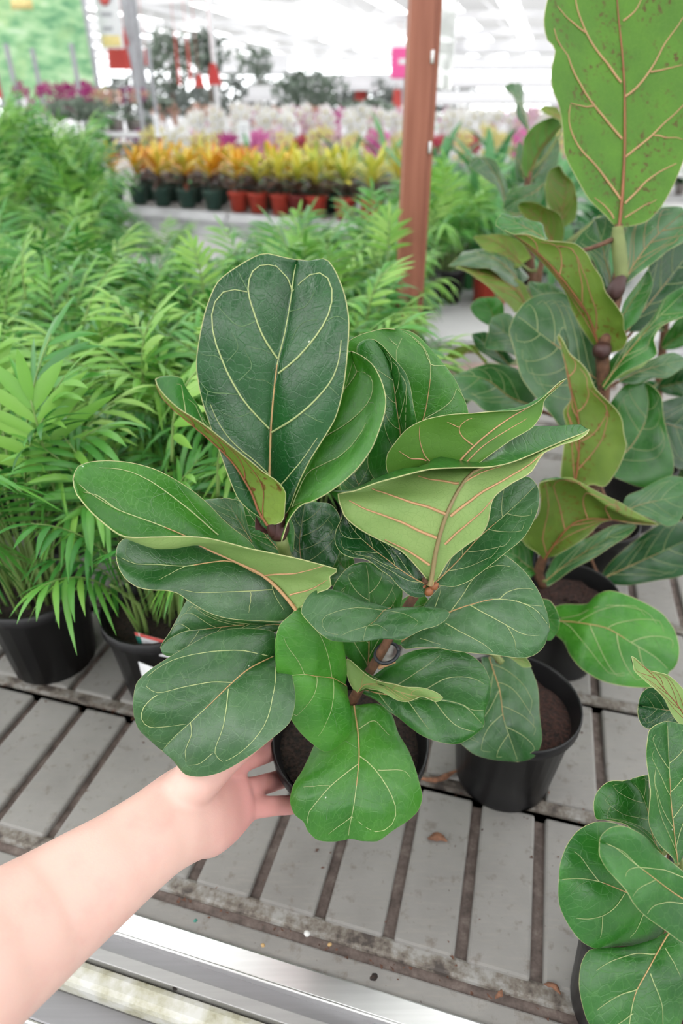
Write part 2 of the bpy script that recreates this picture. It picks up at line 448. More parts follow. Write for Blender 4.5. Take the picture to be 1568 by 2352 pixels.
def pot(name_root, rim_r, base_r, h, material, soil='soil', root=None, z0=0, ribs=True, soil_depth=.02, n=40):
    mb = MB(); t = .0022
    mb.lathe([(.001,.002),(base_r*.9,.002),(base_r,0),(base_r*1.01,.006),(rim_r-.006,h-.018),(rim_r-.002,h-.017),(rim_r,h-.014),(rim_r,h-.002),(rim_r-.001,h),
              (rim_r-t,h),(rim_r-t-.001,h-.004),(rim_r-.009,h-.02),(base_r-.004,.008),(.001,.008)], n)
    p = mb.build('pot', M[material], root)
    p.location = (0,0,z0)
    sb = MB(); rs = random.Random(3)
    zs = h-soil_depth; r = rim_r-.007-soil_depth*.12
    rings = []
    for k in range(6):
        rr = r*k/5
        rings.append((max(rr,.0005), zs+(rs.uniform(-.004,.005) if k < 5 else -.004)))
    sb.lathe(rings, 26)
    sb.v = [(x+rs.uniform(-.002,.002), y+rs.uniform(-.002,.002), z+rs.uniform(-.003,.003)) for x,y,z in sb.v]
    s = sb.build('soil', M[soil], root); s.location = (0,0,z0)
    return p, s
def stem(root, pts, rad, material, name='stem', n=10):
    mb = MB(); p3 = np.array([P(*q) for q in pts])
    q = cr(p3, 4*len(pts)); r = np.interp(np.linspace(0,1,len(q)), np.linspace(0,1,len(rad)), rad)
    mb.tube(q, list(r), n)
    return mb.build(name, M[material], root, np.array(root.location))

# ------------------------------------------------------------------ the bench (setting of the foreground)
BZ = CZ-.75                    # bench top
GA = math.radians(15.5)        # the slots run 15.5 degrees to the right of straight ahead
gx = np.array([math.cos(GA), -math.sin(GA)]); gy = np.array([math.sin(GA), math.cos(GA)])
def BW(e, g, z=0): return np.array([gx[0]*e+gy[0]*g, gx[1]*e+gy[1]*g, BZ+z])

def grey_panel():
    m, nt, b = mat('grey_bench_plastic')
    tc = N(nt,'ShaderNodeTexCoord'); ob = tc.outputs['Object']
    wpos = N(nt,'ShaderNodeNewGeometry').outputs['Position']
    n1 = noise(nt, wpos, 7, 4, .6); n2 = noise(nt, wpos, 60, 4, .65); n3 = noise(nt, wpos, 210, 3, .6)
    base = ramp(nt, n1, [(.3,(.175,.168,.157)),(.7,(.245,.236,.223))])
    sc = N(nt,'ShaderNodeMapping'); L(nt, wpos, sc.inputs[0]); sc.inputs['Rotation'].default_value = (0,0,GA); sc.inputs['Scale'].default_value = (30,240,30)
    st = noise(nt, sc.outputs[0], 1, 3, .6)
    base = mixc(nt, ramp(nt, st, [(.5,(0,0,0)),(.75,(.35,.35,.35))]), base, (.26,.24,.21))
    dirt = ramp(nt, n2, [(.57,(0,0,0)),(.70,(.6,.6,.6))])
    base = mixc(nt, dirt, base, (.11,.085,.066))
    sp = ramp(nt, n3, [(.70,(0,0,0)),(.74,(.9,.9,.9))])
    base = mixc(nt, sp, base, (.07,.05,.04))
    L(nt, base, b.inputs['Base Color']); b.inputs['Roughness'].default_value = .62
    bp = N(nt,'ShaderNodeBump'); bp.inputs['Strength'].default_value = .25; bp.inputs['Distance'].default_value = .002
    L(nt, n2, bp.inputs['Height']); L(nt, bp.outputs[0], b.inputs['Normal'])
    return m
M['panel'] = grey_panel()
def grime():
    m, nt, b = mat('wet_brown_grime')
    wpos = N(nt,'ShaderNodeNewGeometry').outputs['Position']
    n1 = noise(nt, wpos, 55, 5, .7)
    L(nt, ramp(nt, n1, [(.35,(.055,.040,.034)),(.55,(.12,.09,.078)),(.72,(.20,.17,.15))]), b.inputs['Base Color'])
    b.inputs['Roughness'].default_value = .7
    return m
M['grime'] = grime()
def lip_dirty():
    m, nt, b = mat('soiled_panel_lip')
    wpos = N(nt,'ShaderNodeNewGeometry').outputs['Position']
    n1 = noise(nt, wpos, 38, 5, .7); n2 = noise(nt, wpos, 6, 2)
    a_ = N(nt,'ShaderNodeMath',operation='MULTIPLY_ADD'); L(nt, n2, a_.inputs[0]); a_.inputs[1].default_value = .5; L(nt, n1, a_.inputs[2])
    L(nt, ramp(nt, a_.outputs[0], [(.62,(.24,.235,.22)),(.76,(.13,.11,.09)),(.86,(.045,.035,.03))]), b.inputs['Base Color'])
    b.inputs['Roughness'].default_value = .65
    return m
M['lip_dirty'] = lip_dirty()
def alu(name, col, rough, dirt=0):
    m, nt, b = mat(name)
    wpos = N(nt,'ShaderNodeNewGeometry').outputs['Position']
    mp = N(nt,'ShaderNodeMapping'); L(nt, wpos, mp.inputs[0]); mp.inputs['Rotation'].default_value = (0,0,GA); mp.inputs['Scale'].default_value = (6,260,260)
    st = noise(nt, mp.outputs[0], 1, 3, .6)
    c = ramp(nt, st, [(.3,tuple(x*.9 for x in col)),(.7,col)])
    b.inputs['Metallic'].default_value = 1
    if dirt:
        n1 = noise(nt, wpos, 24, 5, .65)
        dm = ramp(nt, n1, [(.5-dirt*.1,(0,0,0)),(.75,(.8,.8,.8))])
        c = mixc(nt, dm, c, (.23,.21,.13))
        iv = N(nt,'ShaderNodeMath',operation='SUBTRACT'); iv.inputs[0].default_value = 1; L(nt, dm, iv.inputs[1]); L(nt, iv.outputs[0], b.inputs['Metallic'])
    L(nt, c, b.inputs['Base Color']); b.inputs['Roughness'].default_value = rough
    return m
M['alu'] = alu('brushed_aluminium', (.80,.80,.80), .34)
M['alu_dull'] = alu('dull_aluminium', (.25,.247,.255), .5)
M['alu_mid'] = alu('weathered_aluminium', (.40,.395,.39), .55)
def algae():
    m, nt, b = mat('white_rail_with_algae')
    wpos = N(nt,'ShaderNodeNewGeometry').outputs['Position']
    n1 = noise(nt, wpos, 26, 5, .65)
    L(nt, ramp(nt, n1, [(.40,(.50,.50,.47)),(.55,(.38,.37,.29)),(.68,(.22,.21,.12))]), b.inputs['Base Color']); b.inputs['Roughness'].default_value = .5
    return m
M['alu_dirty'] = algae()

bench = tag(thing('plant_bench', 'grey slotted plastic bench with aluminium front rail under the potted plants', 'bench', tuple(BW(0,.33,-.70))), kind=None)
bo = np.array(bench.location)
def bpiece(name, boxes, material, smooth=False, mi=None, bevel=.003):
    mb = MB()
    for (e0,e1,g0,g1,z0,z1) in boxes:
        c = BW((e0+e1)/2,(g0+g1)/2,(z0+z1)/2)
        mb.obox(c, np.r_[gx*(e1-e0)/2,0], np.r_[gy*(g1-g0)/2,0], (0,0,(z1-z0)/2))
    o = mb.build(name, M[material] if isinstance(material,str) else material, bench, bo, smooth)
    if bevel:
        bv = o.modifiers.new('bevel','BEVEL'); bv.width = bevel; bv.segments = 2; bv.limit_method = 'ANGLE'
    return o
ROWS = [(.332,.536,-.4645),(.545,.735,.031),(.745,.935,.031),(.945,1.14,.031),(1.15,1.34,.031),(1.35,1.54,.031),(1.55,1.74,.031),(1.75,1.94,.031),(1.95,2.14,.031),(2.15,2.34,.031)]
E0, E1 = -1.5, 1.5
slot = .0125
for ri,(g0,g1,ph) in enumerate(ROWS):
    # sunken bed below the slots, then the planks and the moulded lip in front
    bpiece('slot_bed', [(E0,E1,g0-.012,g1+.012,-.03,-.009)], 'grime', bevel=0)
    bpiece('front_lip', [(E0,E1,g0,g0+.020,-.012,-.0035)], 'lip_dirty', bevel=.004)
    gr = []
    if ri == 0:
        gr = [.031+.0765*k for k in range(-5,20)] + [-.4645-.0775*k for k in range(0,14)]
        gr = [x for x in gr if E0 < x < E1 and not (-.46 < x < -.40 and abs(x+.4645) > .002)]
    else:
        gr = [.031+(.0765*k if k > 0 else .0765*k) for k in range(-20,20)]
    gr = sorted(set(round(x,4) for x in gr if E0 < x < E1))
    if ri >= 4: gr = gr[::4]
    for a, b in zip(gr[:-1], gr[1:]):
        bpiece('plank', [(a+slot/2, b-slot/2, g0+.016, g1, -.012, 0)], 'panel', bevel=.0035)
bpiece('gutter_line', [(E0,E1,.318,.334,-.03,-.016)], 'grime', bevel=0)
bpiece('edge_strip', [(E0,E1,.300,.322,-.03,-.006)], 'panel', bevel=.002)
bpiece('top_rail', [(E0,E1,.277,.2995,-.03,-.0015)], 'alu', bevel=.0015)
bpiece('rail_bead', [(E0,E1,.2745,.2775,-.03,.0005)], 'alu', bevel=.0012)
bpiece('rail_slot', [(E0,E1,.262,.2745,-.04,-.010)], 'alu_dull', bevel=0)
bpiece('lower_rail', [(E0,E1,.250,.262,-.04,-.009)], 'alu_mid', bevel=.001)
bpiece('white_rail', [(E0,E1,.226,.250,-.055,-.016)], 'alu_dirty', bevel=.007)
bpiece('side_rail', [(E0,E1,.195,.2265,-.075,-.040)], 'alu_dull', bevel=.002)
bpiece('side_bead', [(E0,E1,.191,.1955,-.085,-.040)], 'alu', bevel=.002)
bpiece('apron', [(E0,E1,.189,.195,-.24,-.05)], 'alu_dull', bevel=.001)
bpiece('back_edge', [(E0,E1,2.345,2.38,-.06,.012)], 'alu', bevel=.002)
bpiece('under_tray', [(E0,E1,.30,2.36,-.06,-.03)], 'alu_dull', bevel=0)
for e in (-1.35,-.2,1.1):
    for g in (.32,2.3):
        bpiece('leg', [(e-.025,e+.025,g-.025,g+.025,-.70,-.06)], 'alu_dull', bevel=.002)
# ------------------------------------------------------------------ the held fiddle-leaf fig
HS = .90
KA=(340,560,2.703); KB=(740,740,2.45); KC=(140,1020,2.306); KD=(280,1350,2.529); KE=(620,1250,2.306); KF=(340,1650,2.178); KG=(560,1130,3.5636)
K0=(0,0,1)
prim = P(797,1683,.665)                                   # rim centre of the held pot
hero = thing('fiddle_leaf_fig', 'broad-leaved green fiddle leaf fig in black pot held up by the hand', 'plant', tuple(prim-np.array([0,0,.126])))
hp, hsoil = pot('hero', .080, .046, .126, 'black_pot', root=hero, soil_depth=.016)
for o in (hp, hsoil):
    o.rotation_euler = (math.radians(7),0,math.radians(4))
    o.location = (0.002,.013,0)
stem(hero, [(800,1625,.665),(838,1560,.635),(880,1490,.61),(925,1410,.585),(965,1350,.562),(985,1325,.548)], [.0052,.0050,.0046,.0042,.0042,.0036], 'stem_brown')
stem(hero, [(790,1640,.668),(745,1560,.64),(700,1440,.60),(668,1330,.555),(655,1275,.532),(645,1235,.515)], [.005,.0048,.0045,.0044,.0046,.005], 'stem_green')
mb = MB()   # dark bud scales at the top of the left stem
for dx,dy,dd,l,r in ((0,0,0,.03,.0075),(-10,-6,-.004,.026,.005),(9,-8,.004,.024,.005)):
    a = P(640+dx,1236+dy,.515+dd); b = P(636+dx*1.8,1176+dy,.505+dd)
    mb.tube(cr([a,(a*.6+b*.4),b],8), list(r*np.array([.8,1,1,.95,.85,.7,.5,.2])), 9)
mb.build('bud_sheath', M['sheath'], hero, np.array(hero.location))
leaf(hero, KA, [(760,1800),(735,1775),(700,1745),(668,1690)], [(755,1790),(700,1775),(668,1775),(668,1690)], [(765,1810),(715,1790),(690,1775),(668,1690)],
     [.575,.57,.568], [.575,.565,.568], [.575,.568,.568], ds=HS, top='sheath', under='sheath', mg='sheath', vt='sheath', vu='sheath', nu=10, nv=4, quilt=0, wav=0, nlat=1, name='dried_scale')
mb = MB()
for (x,y,d,l) in ((985,1352,.552,30),(968,1345,.556,24),(996,1338,.55,14)):
    a = P(x-6,y+12,d); b = P(x+10,y+6-l*.3,d-.004); mb.tube([a,(a+b)/2,b],[.003,.004,.0008],7)
mb.build('bud_scale', M['vein_red'], hero, np.array(hero.location))
# plastic tie around the brown stem and a pruned spur
mb = MB(); c0 = P(888,1500,.612)
ring = [c0+np.array([.011*math.cos(a), .009*math.sin(a), .004*math.sin(a)+.003*math.cos(a)]) for a in np.linspace(0,2*math.pi,20)]
mb.tube(ring, .0018, 6); mb.build('plant_tie', M['wire'], hero, np.array(hero.location))
stem(hero, [(868,1532,.627),(890,1526,.625),(908,1521,.62)], [.0028,.0018,.0006], 'vein_under', 'pruned_spur', 6)

def H(*a, **k):
    k.setdefault('ds', HS); return leaf(hero, *a, **k)
# 1 large upright leaf
H(KA, [(775,1740),(752,1560),(755,1400),(765,1140),(800,760),(850,550),(893,300),(908,170),(925,100)],
  [(765,1740),(640,1660),(560,1580),(500,1440),(450,1300),(390,1140),(330,960),(298,760),(320,600),(370,400),(440,240),(560,140),(680,70),(740,60),(820,80),(880,94),(925,97)],
  [(795,1740),(870,1650),(920,1520),(1000,1350),(1080,1220),(1160,1080),(1210,900),(1235,700),(1245,480),(1220,320),(1180,210),(1150,150),(1105,97),(1060,98),(1000,112),(925,97)],
  [.57,.57,.565,.552,.545,.54], [.57,.553,.545,.535,.533,.535], [.57,.555,.54,.532,.53,.54], top='top_dark', under='under_dark', bulge=.07, quilt=.0030, nu=48, nv=18, vr=1.25, seed=11, wav=.0012,
  veins=[([(745,1150),(640,1040),(560,930),(470,740),(405,580),(385,440),(430,320),(480,265),(540,265),(620,300)],1.15), ([(800,710),(720,600),(670,480),(625,310),(630,190),(700,120),(800,140)],1.1), ([(745,1430),(650,1340),(520,1240),(440,1120),(390,1000)],.9),
         ([(775,1175),(870,1120),(970,1040),(1120,880),(1180,740),(1200,600)],1.15), ([(815,805),(900,740),(1010,620),(1110,475),(1150,320),(1130,200),(1070,148),(1000,190),(895,300)],1.05),
         ([(893,300),(860,210),(790,130)],.8), [(893,300),(905,180),(920,130)], ([(760,1560),(860,1460),(960,1340),(1050,1200)],.85), ([(560,935),(460,930),(375,912),(330,860)],.6), ([(375,912),(360,1000),(400,1080)],.5),
         ([(670,480),(560,520),(480,440),(430,380)],.42), ([(480,740),(420,700),(330,690)],.45), ([(625,300),(560,180)],.4), ([(490,740),(560,640),(520,560)],.35), ([(560,850),(640,760),(590,650)],.35),
         ([(970,1045),(1030,1085),(1090,1110)],.5), ([(1110,480),(1180,455),(1225,480)],.5), ([(1120,880),(1180,940)],.4), ([(640,1040),(540,1080),(440,1040)],.35), ([(870,420),(980,400),(1040,300)],.35),
         ([(620,640),(720,660),(790,690)],.3), ([(900,600),(960,500),(1060,470)],.3), ([(800,900),(720,850),(600,830)],.3), ([(640,1330),(560,1290),(500,1330)],.5), ([(540,1500),(620,1530),(690,1540)],.5)],
  label='largest dark glossy upright leaf at the plant top')
# 2 folded leaf left of it
H(KA, [(745,1745),(690,1665),(640,1535),(540,1375),(440,1262),(300,1142),(180,1047),(95,965),(52,885),(45,840)],
  [(790,1740),(835,1720),(846,1620),(848,1545),(800,1480),(720,1420),(620,1330),(480,1225),(340,1125),(200,1035),(110,950),(58,880),(45,838)],
  [(745,1740),(640,1560),(500,1330),(385,1140),(310,990),(260,930),(222,870),(203,834),(120,823),(45,836)],
  [.555,.545,.53,.52,.51], [.55,.525,.508,.508,.508], [.56,.565,.555,.54,.515], top='top', under='under_olive', vu='vein_red', seed=12, bulge=.03, nlat=4, wav=.001)
# 3 curled leaf right of the large one
H(KA, [(850,1745),(900,1560),(980,1400),(1070,1220),(1170,1030),(1230,880),(1270,740),(1262,668)],
  [(840,1750),(820,1600),(900,1350),(1000,1100),(1120,850),(1190,720),(1235,668),(1262,664)],
  [(832,1850),(860,1780),(890,1720),(960,1640),(1020,1620),(1100,1570),(1200,1480),(1300,1370),(1380,1260),(1430,1150),(1465,1050),(1475,960),(1450,850),(1400,750),(1330,690),(1262,664)],
  [.565,.585,.60,.60,.585], [.565,.575,.585,.59,.58], [.545,.535,.535,.545,.57], top='top_bright', under='under', bulge=-.06, quilt=.0025, seed=13, nu=40,
  veins=[[(900,1640),(990,1420),(1190,1330),(1290,1230),(1360,1120)], [(1085,1210),(1250,1110),(1370,990),(1405,890),(1400,820),(1355,785),(1300,795)], [(1300,795),(1260,860),(1210,920)], ([(1300,795),(1275,730)],.7), ([(1050,1415),(1060,1480),(1100,1505)],.6), ([(1190,1330),(1200,1400)],.5),([(1380,985),(1420,1000),(1430,1060)],.5),([(890,1640),(960,1610)],.8)])
# 4 broad pale leaf behind
H(KB, [(430,820),(490,680),(565,550),(598,380),(605,240),(580,160),(530,100),(430,42)],
  [(420,810),(330,600),(290,400),(220,250),(150,160),(145,115),(220,70),(330,44),(430,40)],
  [(480,800),(620,690),(760,590),(815,520),(802,450),(740,310),(650,190),(560,95),(500,55),(430,40)],
  [.66,.645,.63,.62], [.66,.64,.62,.61], [.66,.645,.635,.62], top='top_bright', bulge=.06, seed=14, slope=.35,
  veins=[[(565,550),(680,480),(735,430),(750,360),(800,440)], [(605,240),(640,245),(690,250)], ([(735,430),(770,440)],.6), [(520,640),(450,450),(420,250),(415,130),(450,90)], ([(415,130),(370,90)],.8), ([(590,440),(660,420)],.5), [(605,240),(560,140),(500,85)]])
# 5 narrow glossy leaf in front of it
H(KB, [(425,800),(437,640),(420,500),(405,380),(385,260),(355,180),(290,98)],
  [(400,850),(300,885),(255,800),(262,690),(300,520),(270,330),(195,170),(200,125),(240,100),(290,95)],
  [(440,790),(520,690),(532,580),(512,470),(490,380),(450,280),(400,200),(350,140),(290,95)],
  [.635,.62,.61,.60], [.635,.61,.605,.60], [.635,.61,.60,.60], top='top', bulge=.05, quilt=.0028, seed=15)
# 6 dark-backed leaf reaching right
H(KB, [(650,960),(760,797),(860,690),(960,605),(1060,535),(1180,465),(1290,385),(1372,318)],
  [(600,980),(420,900),(375,865),(357,800),(368,740),(410,680),(470,610),(560,560),(700,530),(840,520),(1000,500),(1100,490),(1180,460),(1260,400),(1330,340),(1372,316)],
  [(690,950),(800,860),(900,782),(1060,662),(1180,592),(1235,510),(1250,440),(1310,385),(1372,320)],
  [.615,.59,.582,.585,.59], [.61,.58,.572,.576,.59], [.61,.585,.58,.588,.592], flip=True, top='top', under='under_dark', vu='vein_under', seed=16, bulge=.03, label='leaf showing its deep green underside',
  veins=[[(850,690),(780,640),(765,600),(800,560),(840,540)], [(630,810),(575,750),(550,660),(545,580)], [(580,775),(490,765),(425,720)], ([(765,590),(700,560)],.7), [(800,800),(900,700),(1020,620),(1150,540)]])
# 7 big leaf showing its pale underside, upper half curled forward
H(KB, [(612,1480),(640,1280),(690,1100),(750,975),(830,860),(960,800),(1150,720),(1340,655),(1500,605)],
  [(585,1440),(450,1290),(330,1222),(200,1150),(130,1090),(100,1020),(85,968),(180,945),(300,900),(440,868),(600,838),(760,830),(930,820),(1060,788),(1200,730),(1350,668),(1505,612)],
  [(650,1440),(720,1330),(830,1240),(890,1200),(930,1130),(962,990),(1060,905),(1170,840),(1225,760),(1250,735),(1350,690),(1440,660),(1505,614)],
  [.605,.585,.57,.575,.585,.59,.59], [.60,.575,.55,.535,.54,.555,.575,.59], [.60,.58,.565,.565,.57,.585],
  lc=[(592,1445),(480,1310),(350,1235),(230,1160),(140,1080),(85,1000),(48,958),(160,940),(300,888),(440,848),(560,828),(660,798),(790,806),(900,798),(960,760),(1010,722),(1130,680),(1300,640),(1498,597)],
  dlc=[.602,.577,.553,.552,.565,.58,.59,.592], sc_l=.86, flip=True, top='top', under='under', vu='vein_under', vmid='vein_olive', seed=17, nu=52, nv=18, vr=1.35, quilt=.0012, wav=.0008, label='large leaf turned to show its pale veined underside',
  veins=[([(690,1075),(560,1030),(430,990),(330,955),(280,935)],1.1), ([(640,1215),(500,1150),(360,1090),(220,1045),(150,1000)],1.1), ([(600,1365),(540,1320),(450,1270),(350,1225)],1.0), ([(775,912),(680,895),(600,885),(540,870)],.9),
         ([(720,1090),(850,990),(1000,905),(1120,830),(1240,745)],1.1), ([(690,1250),(760,1180),(870,1090),(960,1000)],.9), ([(660,1380),(740,1280),(830,1230)],.6), ([(800,900),(900,845),(1000,815)],.7), ([(430,990),(300,985),(180,975)],.4)])
# 8 long leaf reaching left, near half folded up
H(KC, [(1250,875),(1130,742),(1050,675),(900,605),(770,550),(660,492),(480,416),(300,350),(180,280),(110,235),(64,185)],
  [(1265,865),(1380,775),(1430,765),(1425,690),(1470,665),(1300,620),(1140,590),(1000,560),(870,520),(780,497),(660,487),(500,492),(330,490),(200,400),(130,330),(80,260),(62,185)],
  [(1240,865),(1130,690),(1000,510),(920,455),(850,400),(780,330),(700,260),(600,190),(500,135),(380,100),(250,88),(150,97),(90,122),(64,180)],
  [.60,.59,.58,.57,.56], [.595,.56,.545,.54,.55], [.605,.61,.60,.585,.565],
  lc=[(1255,868),(1320,770),(1340,735),(1270,705),(1120,660),(980,612),(830,556),(700,542),(600,560),(500,562),(400,530),(310,484),(190,392),(122,318),(85,240),(64,188)], dlc=[.597,.575,.56,.548,.552],
  top='top_bright', under='under', vu='vein_under', seed=18, nu=44, nv=16, wav=.001, quilt=.0012, label='long pale green leaf reaching left with folded edge',
  veins=[[(830,483),(700,370),(560,260),(450,185),(330,135),(200,130)], ([(800,440),(700,330),(600,200)],.6), [(300,350),(190,270),(110,255)], ([(340,360),(280,290),(200,290)],.5), ([(560,260),(480,290),(490,370)],.4), ([(500,420),(490,390)],.4), ([(1100,685),(1250,682),(1400,640)],.9), ([(1210,800),(1330,765),(1410,715)],.9), ([(930,605),(1040,600)],.6)])
# 9 leaf with painted sheen below it
H(KC, [(1240,885),(1175,800),(1110,725),(1000,670),(900,622),(790,628),(660,648),(500,640),(390,635),(292,592)],
  [(1230,905),(1160,940),(1000,935),(850,910),(760,880),(690,840),(620,790),(560,775),(480,775),(410,760),(350,720),(310,660),(292,596)],
  [(1215,790),(1050,620),(850,555),(700,515),(550,503),(400,497),(330,508),(300,540),(292,588)],
  [.62,.605,.60,.595,.59], [.62,.60,.59,.58,.585], [.625,.62,.61,.605,.595], top='top_dusty', bulge=.05, seed=19, quilt=.0018,
  veins=[[(1115,770),(980,782),(850,785),(730,785),(640,770)], ([(1005,785),(1000,850),(990,890)],.7), ([(850,785),(830,860)],.5), [(900,622),(860,590),(800,555)], ([(660,648),(560,700),(520,720)],.7), ([(390,635),(345,590),(350,545)],.6),([(1110,725),(1130,800),(1180,880)],.8)])
# 10 crumpled leaf behind, left
H(KD, [(930,215),(800,210),(640,222),(490,238),(370,252),(270,300),(224,345)],
  [(930,225),(900,250),(700,310),(500,385),(350,398),(245,385),(222,348)],
  [(930,205),(760,185),(600,165),(470,108),(385,70),(330,160),(280,255),(245,305),(224,342)],
  [.66,.655,.65,.645], [.66,.645,.645,.645], [.66,.65,.645,.645], top='top_dusty', seed=20, quilt=.0035)
# 11 big lower left leaf
H(KD, [(905,385),(740,470),(640,552),(520,668),(400,780),(300,870),(232,945)],
  [(915,390),(975,480),(1005,640),(972,780),(860,880),(760,960),(640,1040),(560,1080),(460,1100),(370,1085),(330,1040),(300,1000),(265,970),(232,947)],
  [(905,375),(885,260),(660,240),(520,270),(400,330),(280,400),(160,480),(90,550),(70,640),(72,740),(100,820),(160,880),(232,943)],
  [.64,.615,.60,.595,.595], [.635,.60,.585,.585,.595], [.635,.625,.605,.59,.595], top='top_dusty', bulge=.05, quilt=.0026, seed=21, nu=46, nv=18, vr=1.1, wav=.0012, label='broad dusty leaf hanging over the wrist',
  veins=[([(640,555),(520,548),(390,568),(270,600),(205,622),(145,575)],1.1), ([(205,622),(135,680),(110,750),(150,810),(250,805),(370,790)],.9), ([(615,590),(610,700),(590,800),(560,890),(530,960),(580,1010)],1.1), ([(400,780),(408,850),(370,940),(375,1010)],.9), ([(880,395),(760,372),(620,365),(480,378),(350,400),(240,440),(150,520)],1.1),
         ([(895,440),(890,540),(860,690),(835,800),(770,880),(690,960),(600,1005)],1.1), ([(530,960),(450,1020),(390,1030)],.7), ([(600,360),(585,310)],.5), ([(380,560),(340,490)],.4), ([(270,600),(250,700),(255,740)],.4), ([(620,690),(690,690)],.35), ([(590,810),(660,825)],.35), ([(860,690),(940,710)],.4), ([(140,575),(180,500)],.5), ([(320,870),(250,900),(200,880)],.5)])
# 12 bright leaf in the middle, hanging
H(KE, [(402,748),(360,725),(325,708),(240,698),(180,687),(110,692),(37,684)],
  [(405,760),(405,850),(418,920),(426,980),(400,1030),(340,1085),(290,1100),(230,1060),(150,980),(90,890),(50,760),(37,686)],
  [(400,730),(404,640),(390,520),(330,430),(250,360),(165,330),(100,380),(50,430),(30,520),(30,620),(37,680)],
  [.685,.65,.63,.62,.62], [.685,.67,.65,.635,.62], [.68,.64,.61,.60,.615], top='top_bright', bulge=.07, quilt=.002, seed=22, nu=40, nv=18, wav=.001, label='bright green leaf hanging in the middle',
  veins=[([(325,706),(312,620),(290,540),(240,450),(190,390)],1.1), ([(180,685),(150,620),(90,540),(70,490)],1.0), ([(245,700),(240,770),(210,830),(140,905)],1.1), ([(330,712),(332,800),(315,900),(255,1010)],1.1), ([(140,905),(100,880),(65,840)],.7), ([(110,692),(75,690)],.6), ([(325,870),(345,960),(350,1000)],.5), ([(290,540),(330,500)],.4), ([(100,740),(80,800)],.4)])
# 13 oval leaf lying level in front
H(KE, [(640,340),(600,355),(550,412),(510,440),(498,480),(490,513)],
  [(680,345),(800,350),(900,345),(950,365),(930,400),(880,430),(800,455),(740,485),(690,505),(600,500),(490,515)],
  [(600,335),(450,290),(330,240),(240,245),(190,290),(165,360),(200,410),(260,470),(330,510),(430,517),(490,514)],
  [.62,.605,.59,.585], [.62,.615,.60,.59,.585], [.62,.60,.58,.575,.583], top='top_dusty', bulge=.04, quilt=.002, seed=23, nu=40, nv=18, wav=.0008, label='level oval leaf in front of the stem',
  veins=[([(600,352),(500,338),(390,348),(280,385),(262,430),(290,470),(360,478)],1.2), ([(510,437),(440,455),(370,485)],1.1), ([(600,352),(680,365),(750,390),(790,415),(760,440)],1.1), ([(520,435),(570,430),(620,460)],.9), ([(280,385),(220,360)],.6), ([(790,415),(860,405),(900,380)],.6)])
# 14 leaf behind it
H(KE, [(512,685),(522,560),(525,400),(523,250),(520,170),(505,94)],
  [(505,680),(455,640),(400,590),(372,520),(340,400),(332,240),(370,170),(430,112),(505,92)],
  [(520,680),(565,600),(640,480),(690,330),(692,210),(620,130),(505,92)],
  [.72,.69,.66,.65], [.72,.68,.65,.65], [.72,.68,.65,.65], top='top', bulge=.06, seed=24)
# 15 curled glossy leaf under the pale one
H(KB, [(596,1485),(500,1435),(400,1365),(280,1275),(180,1180),(125,1090),(95,1000)],
  [(606,1510),(560,1547),(500,1540),(450,1500),(420,1467),(390,1432),(310,1392),(240,1352),(170,1332),(120,1300),(92,1240),(92,1170),(105,1100),(95,1000)],
  [(580,1460),(520,1360),(450,1280),(330,1200),(220,1110),(150,1040),(95,996)],
  [.615,.605,.60,.60], [.615,.60,.585,.59], [.62,.61,.605,.605], top='top_dark', bulge=-.06, quilt=.003, seed=25, vr=.9)
# 16 big right leaf
H(KE, [(700,520),(800,445),(950,362),(1060,322),(1180,292),(1290,300),(1400,345),(1478,440)],
  [(715,490),(780,380),(860,280),(960,180),(1100,110),(1215,52),(1300,100),(1370,170),(1430,260),(1465,360),(1479,440)],
  [(690,535),(720,557),(800,546),(870,545),(950,560),(1050,575),(1200,586),(1330,595),(1400,575),(1450,530),(1479,446)],
  [.69,.665,.65,.645,.645], [.69,.67,.66,.65,.645], [.685,.65,.635,.64,.645], top='top_dusty', bulge=.05, quilt=.0032, seed=26, nu=44, nv=18, vr=1.05, label='broad dusty leaf on the right side',
  veins=[([(960,358),(1020,270),(1080,180),(1120,140),(1190,120),(1270,120)],1.0), ([(1060,322),(1140,370),(1250,430),(1350,480),(1420,480)],1.1), ([(1215,290),(1260,250),(1340,235),(1390,240)],.9), ([(930,420),(1020,470),(1120,520),(1180,570)],1.0), ([(870,345),(890,290),(910,230)],.8), ([(1250,430),(1290,500),(1300,560)],.7), ([(1350,330),(1400,400),(1430,430)],.6), ([(960,450),(970,510)],.4), ([(1300,300),(1360,320),(1440,330)],.8), ([(800,500),(900,530)],.7)])
# 17 greyish leaf above it
H(KB, [(640,1465),(760,1345),(880,1215),(1000,1110),(1110,1010),(1205,915)],
  [(645,1430),(690,1230),(840,1010),(1000,900),(1100,868),(1160,872),(1205,908)],
  [(650,1480),(740,1488),(820,1460),(900,1410),(980,1350),(1050,1280),(1130,1200),(1180,1130),(1215,1050),(1220,970),(1208,912)],
  [.62,.63,.635,.63], [.62,.64,.64,.63], [.615,.615,.62,.628], top='top_dusty', bulge=-.04, seed=27, slope=.3)
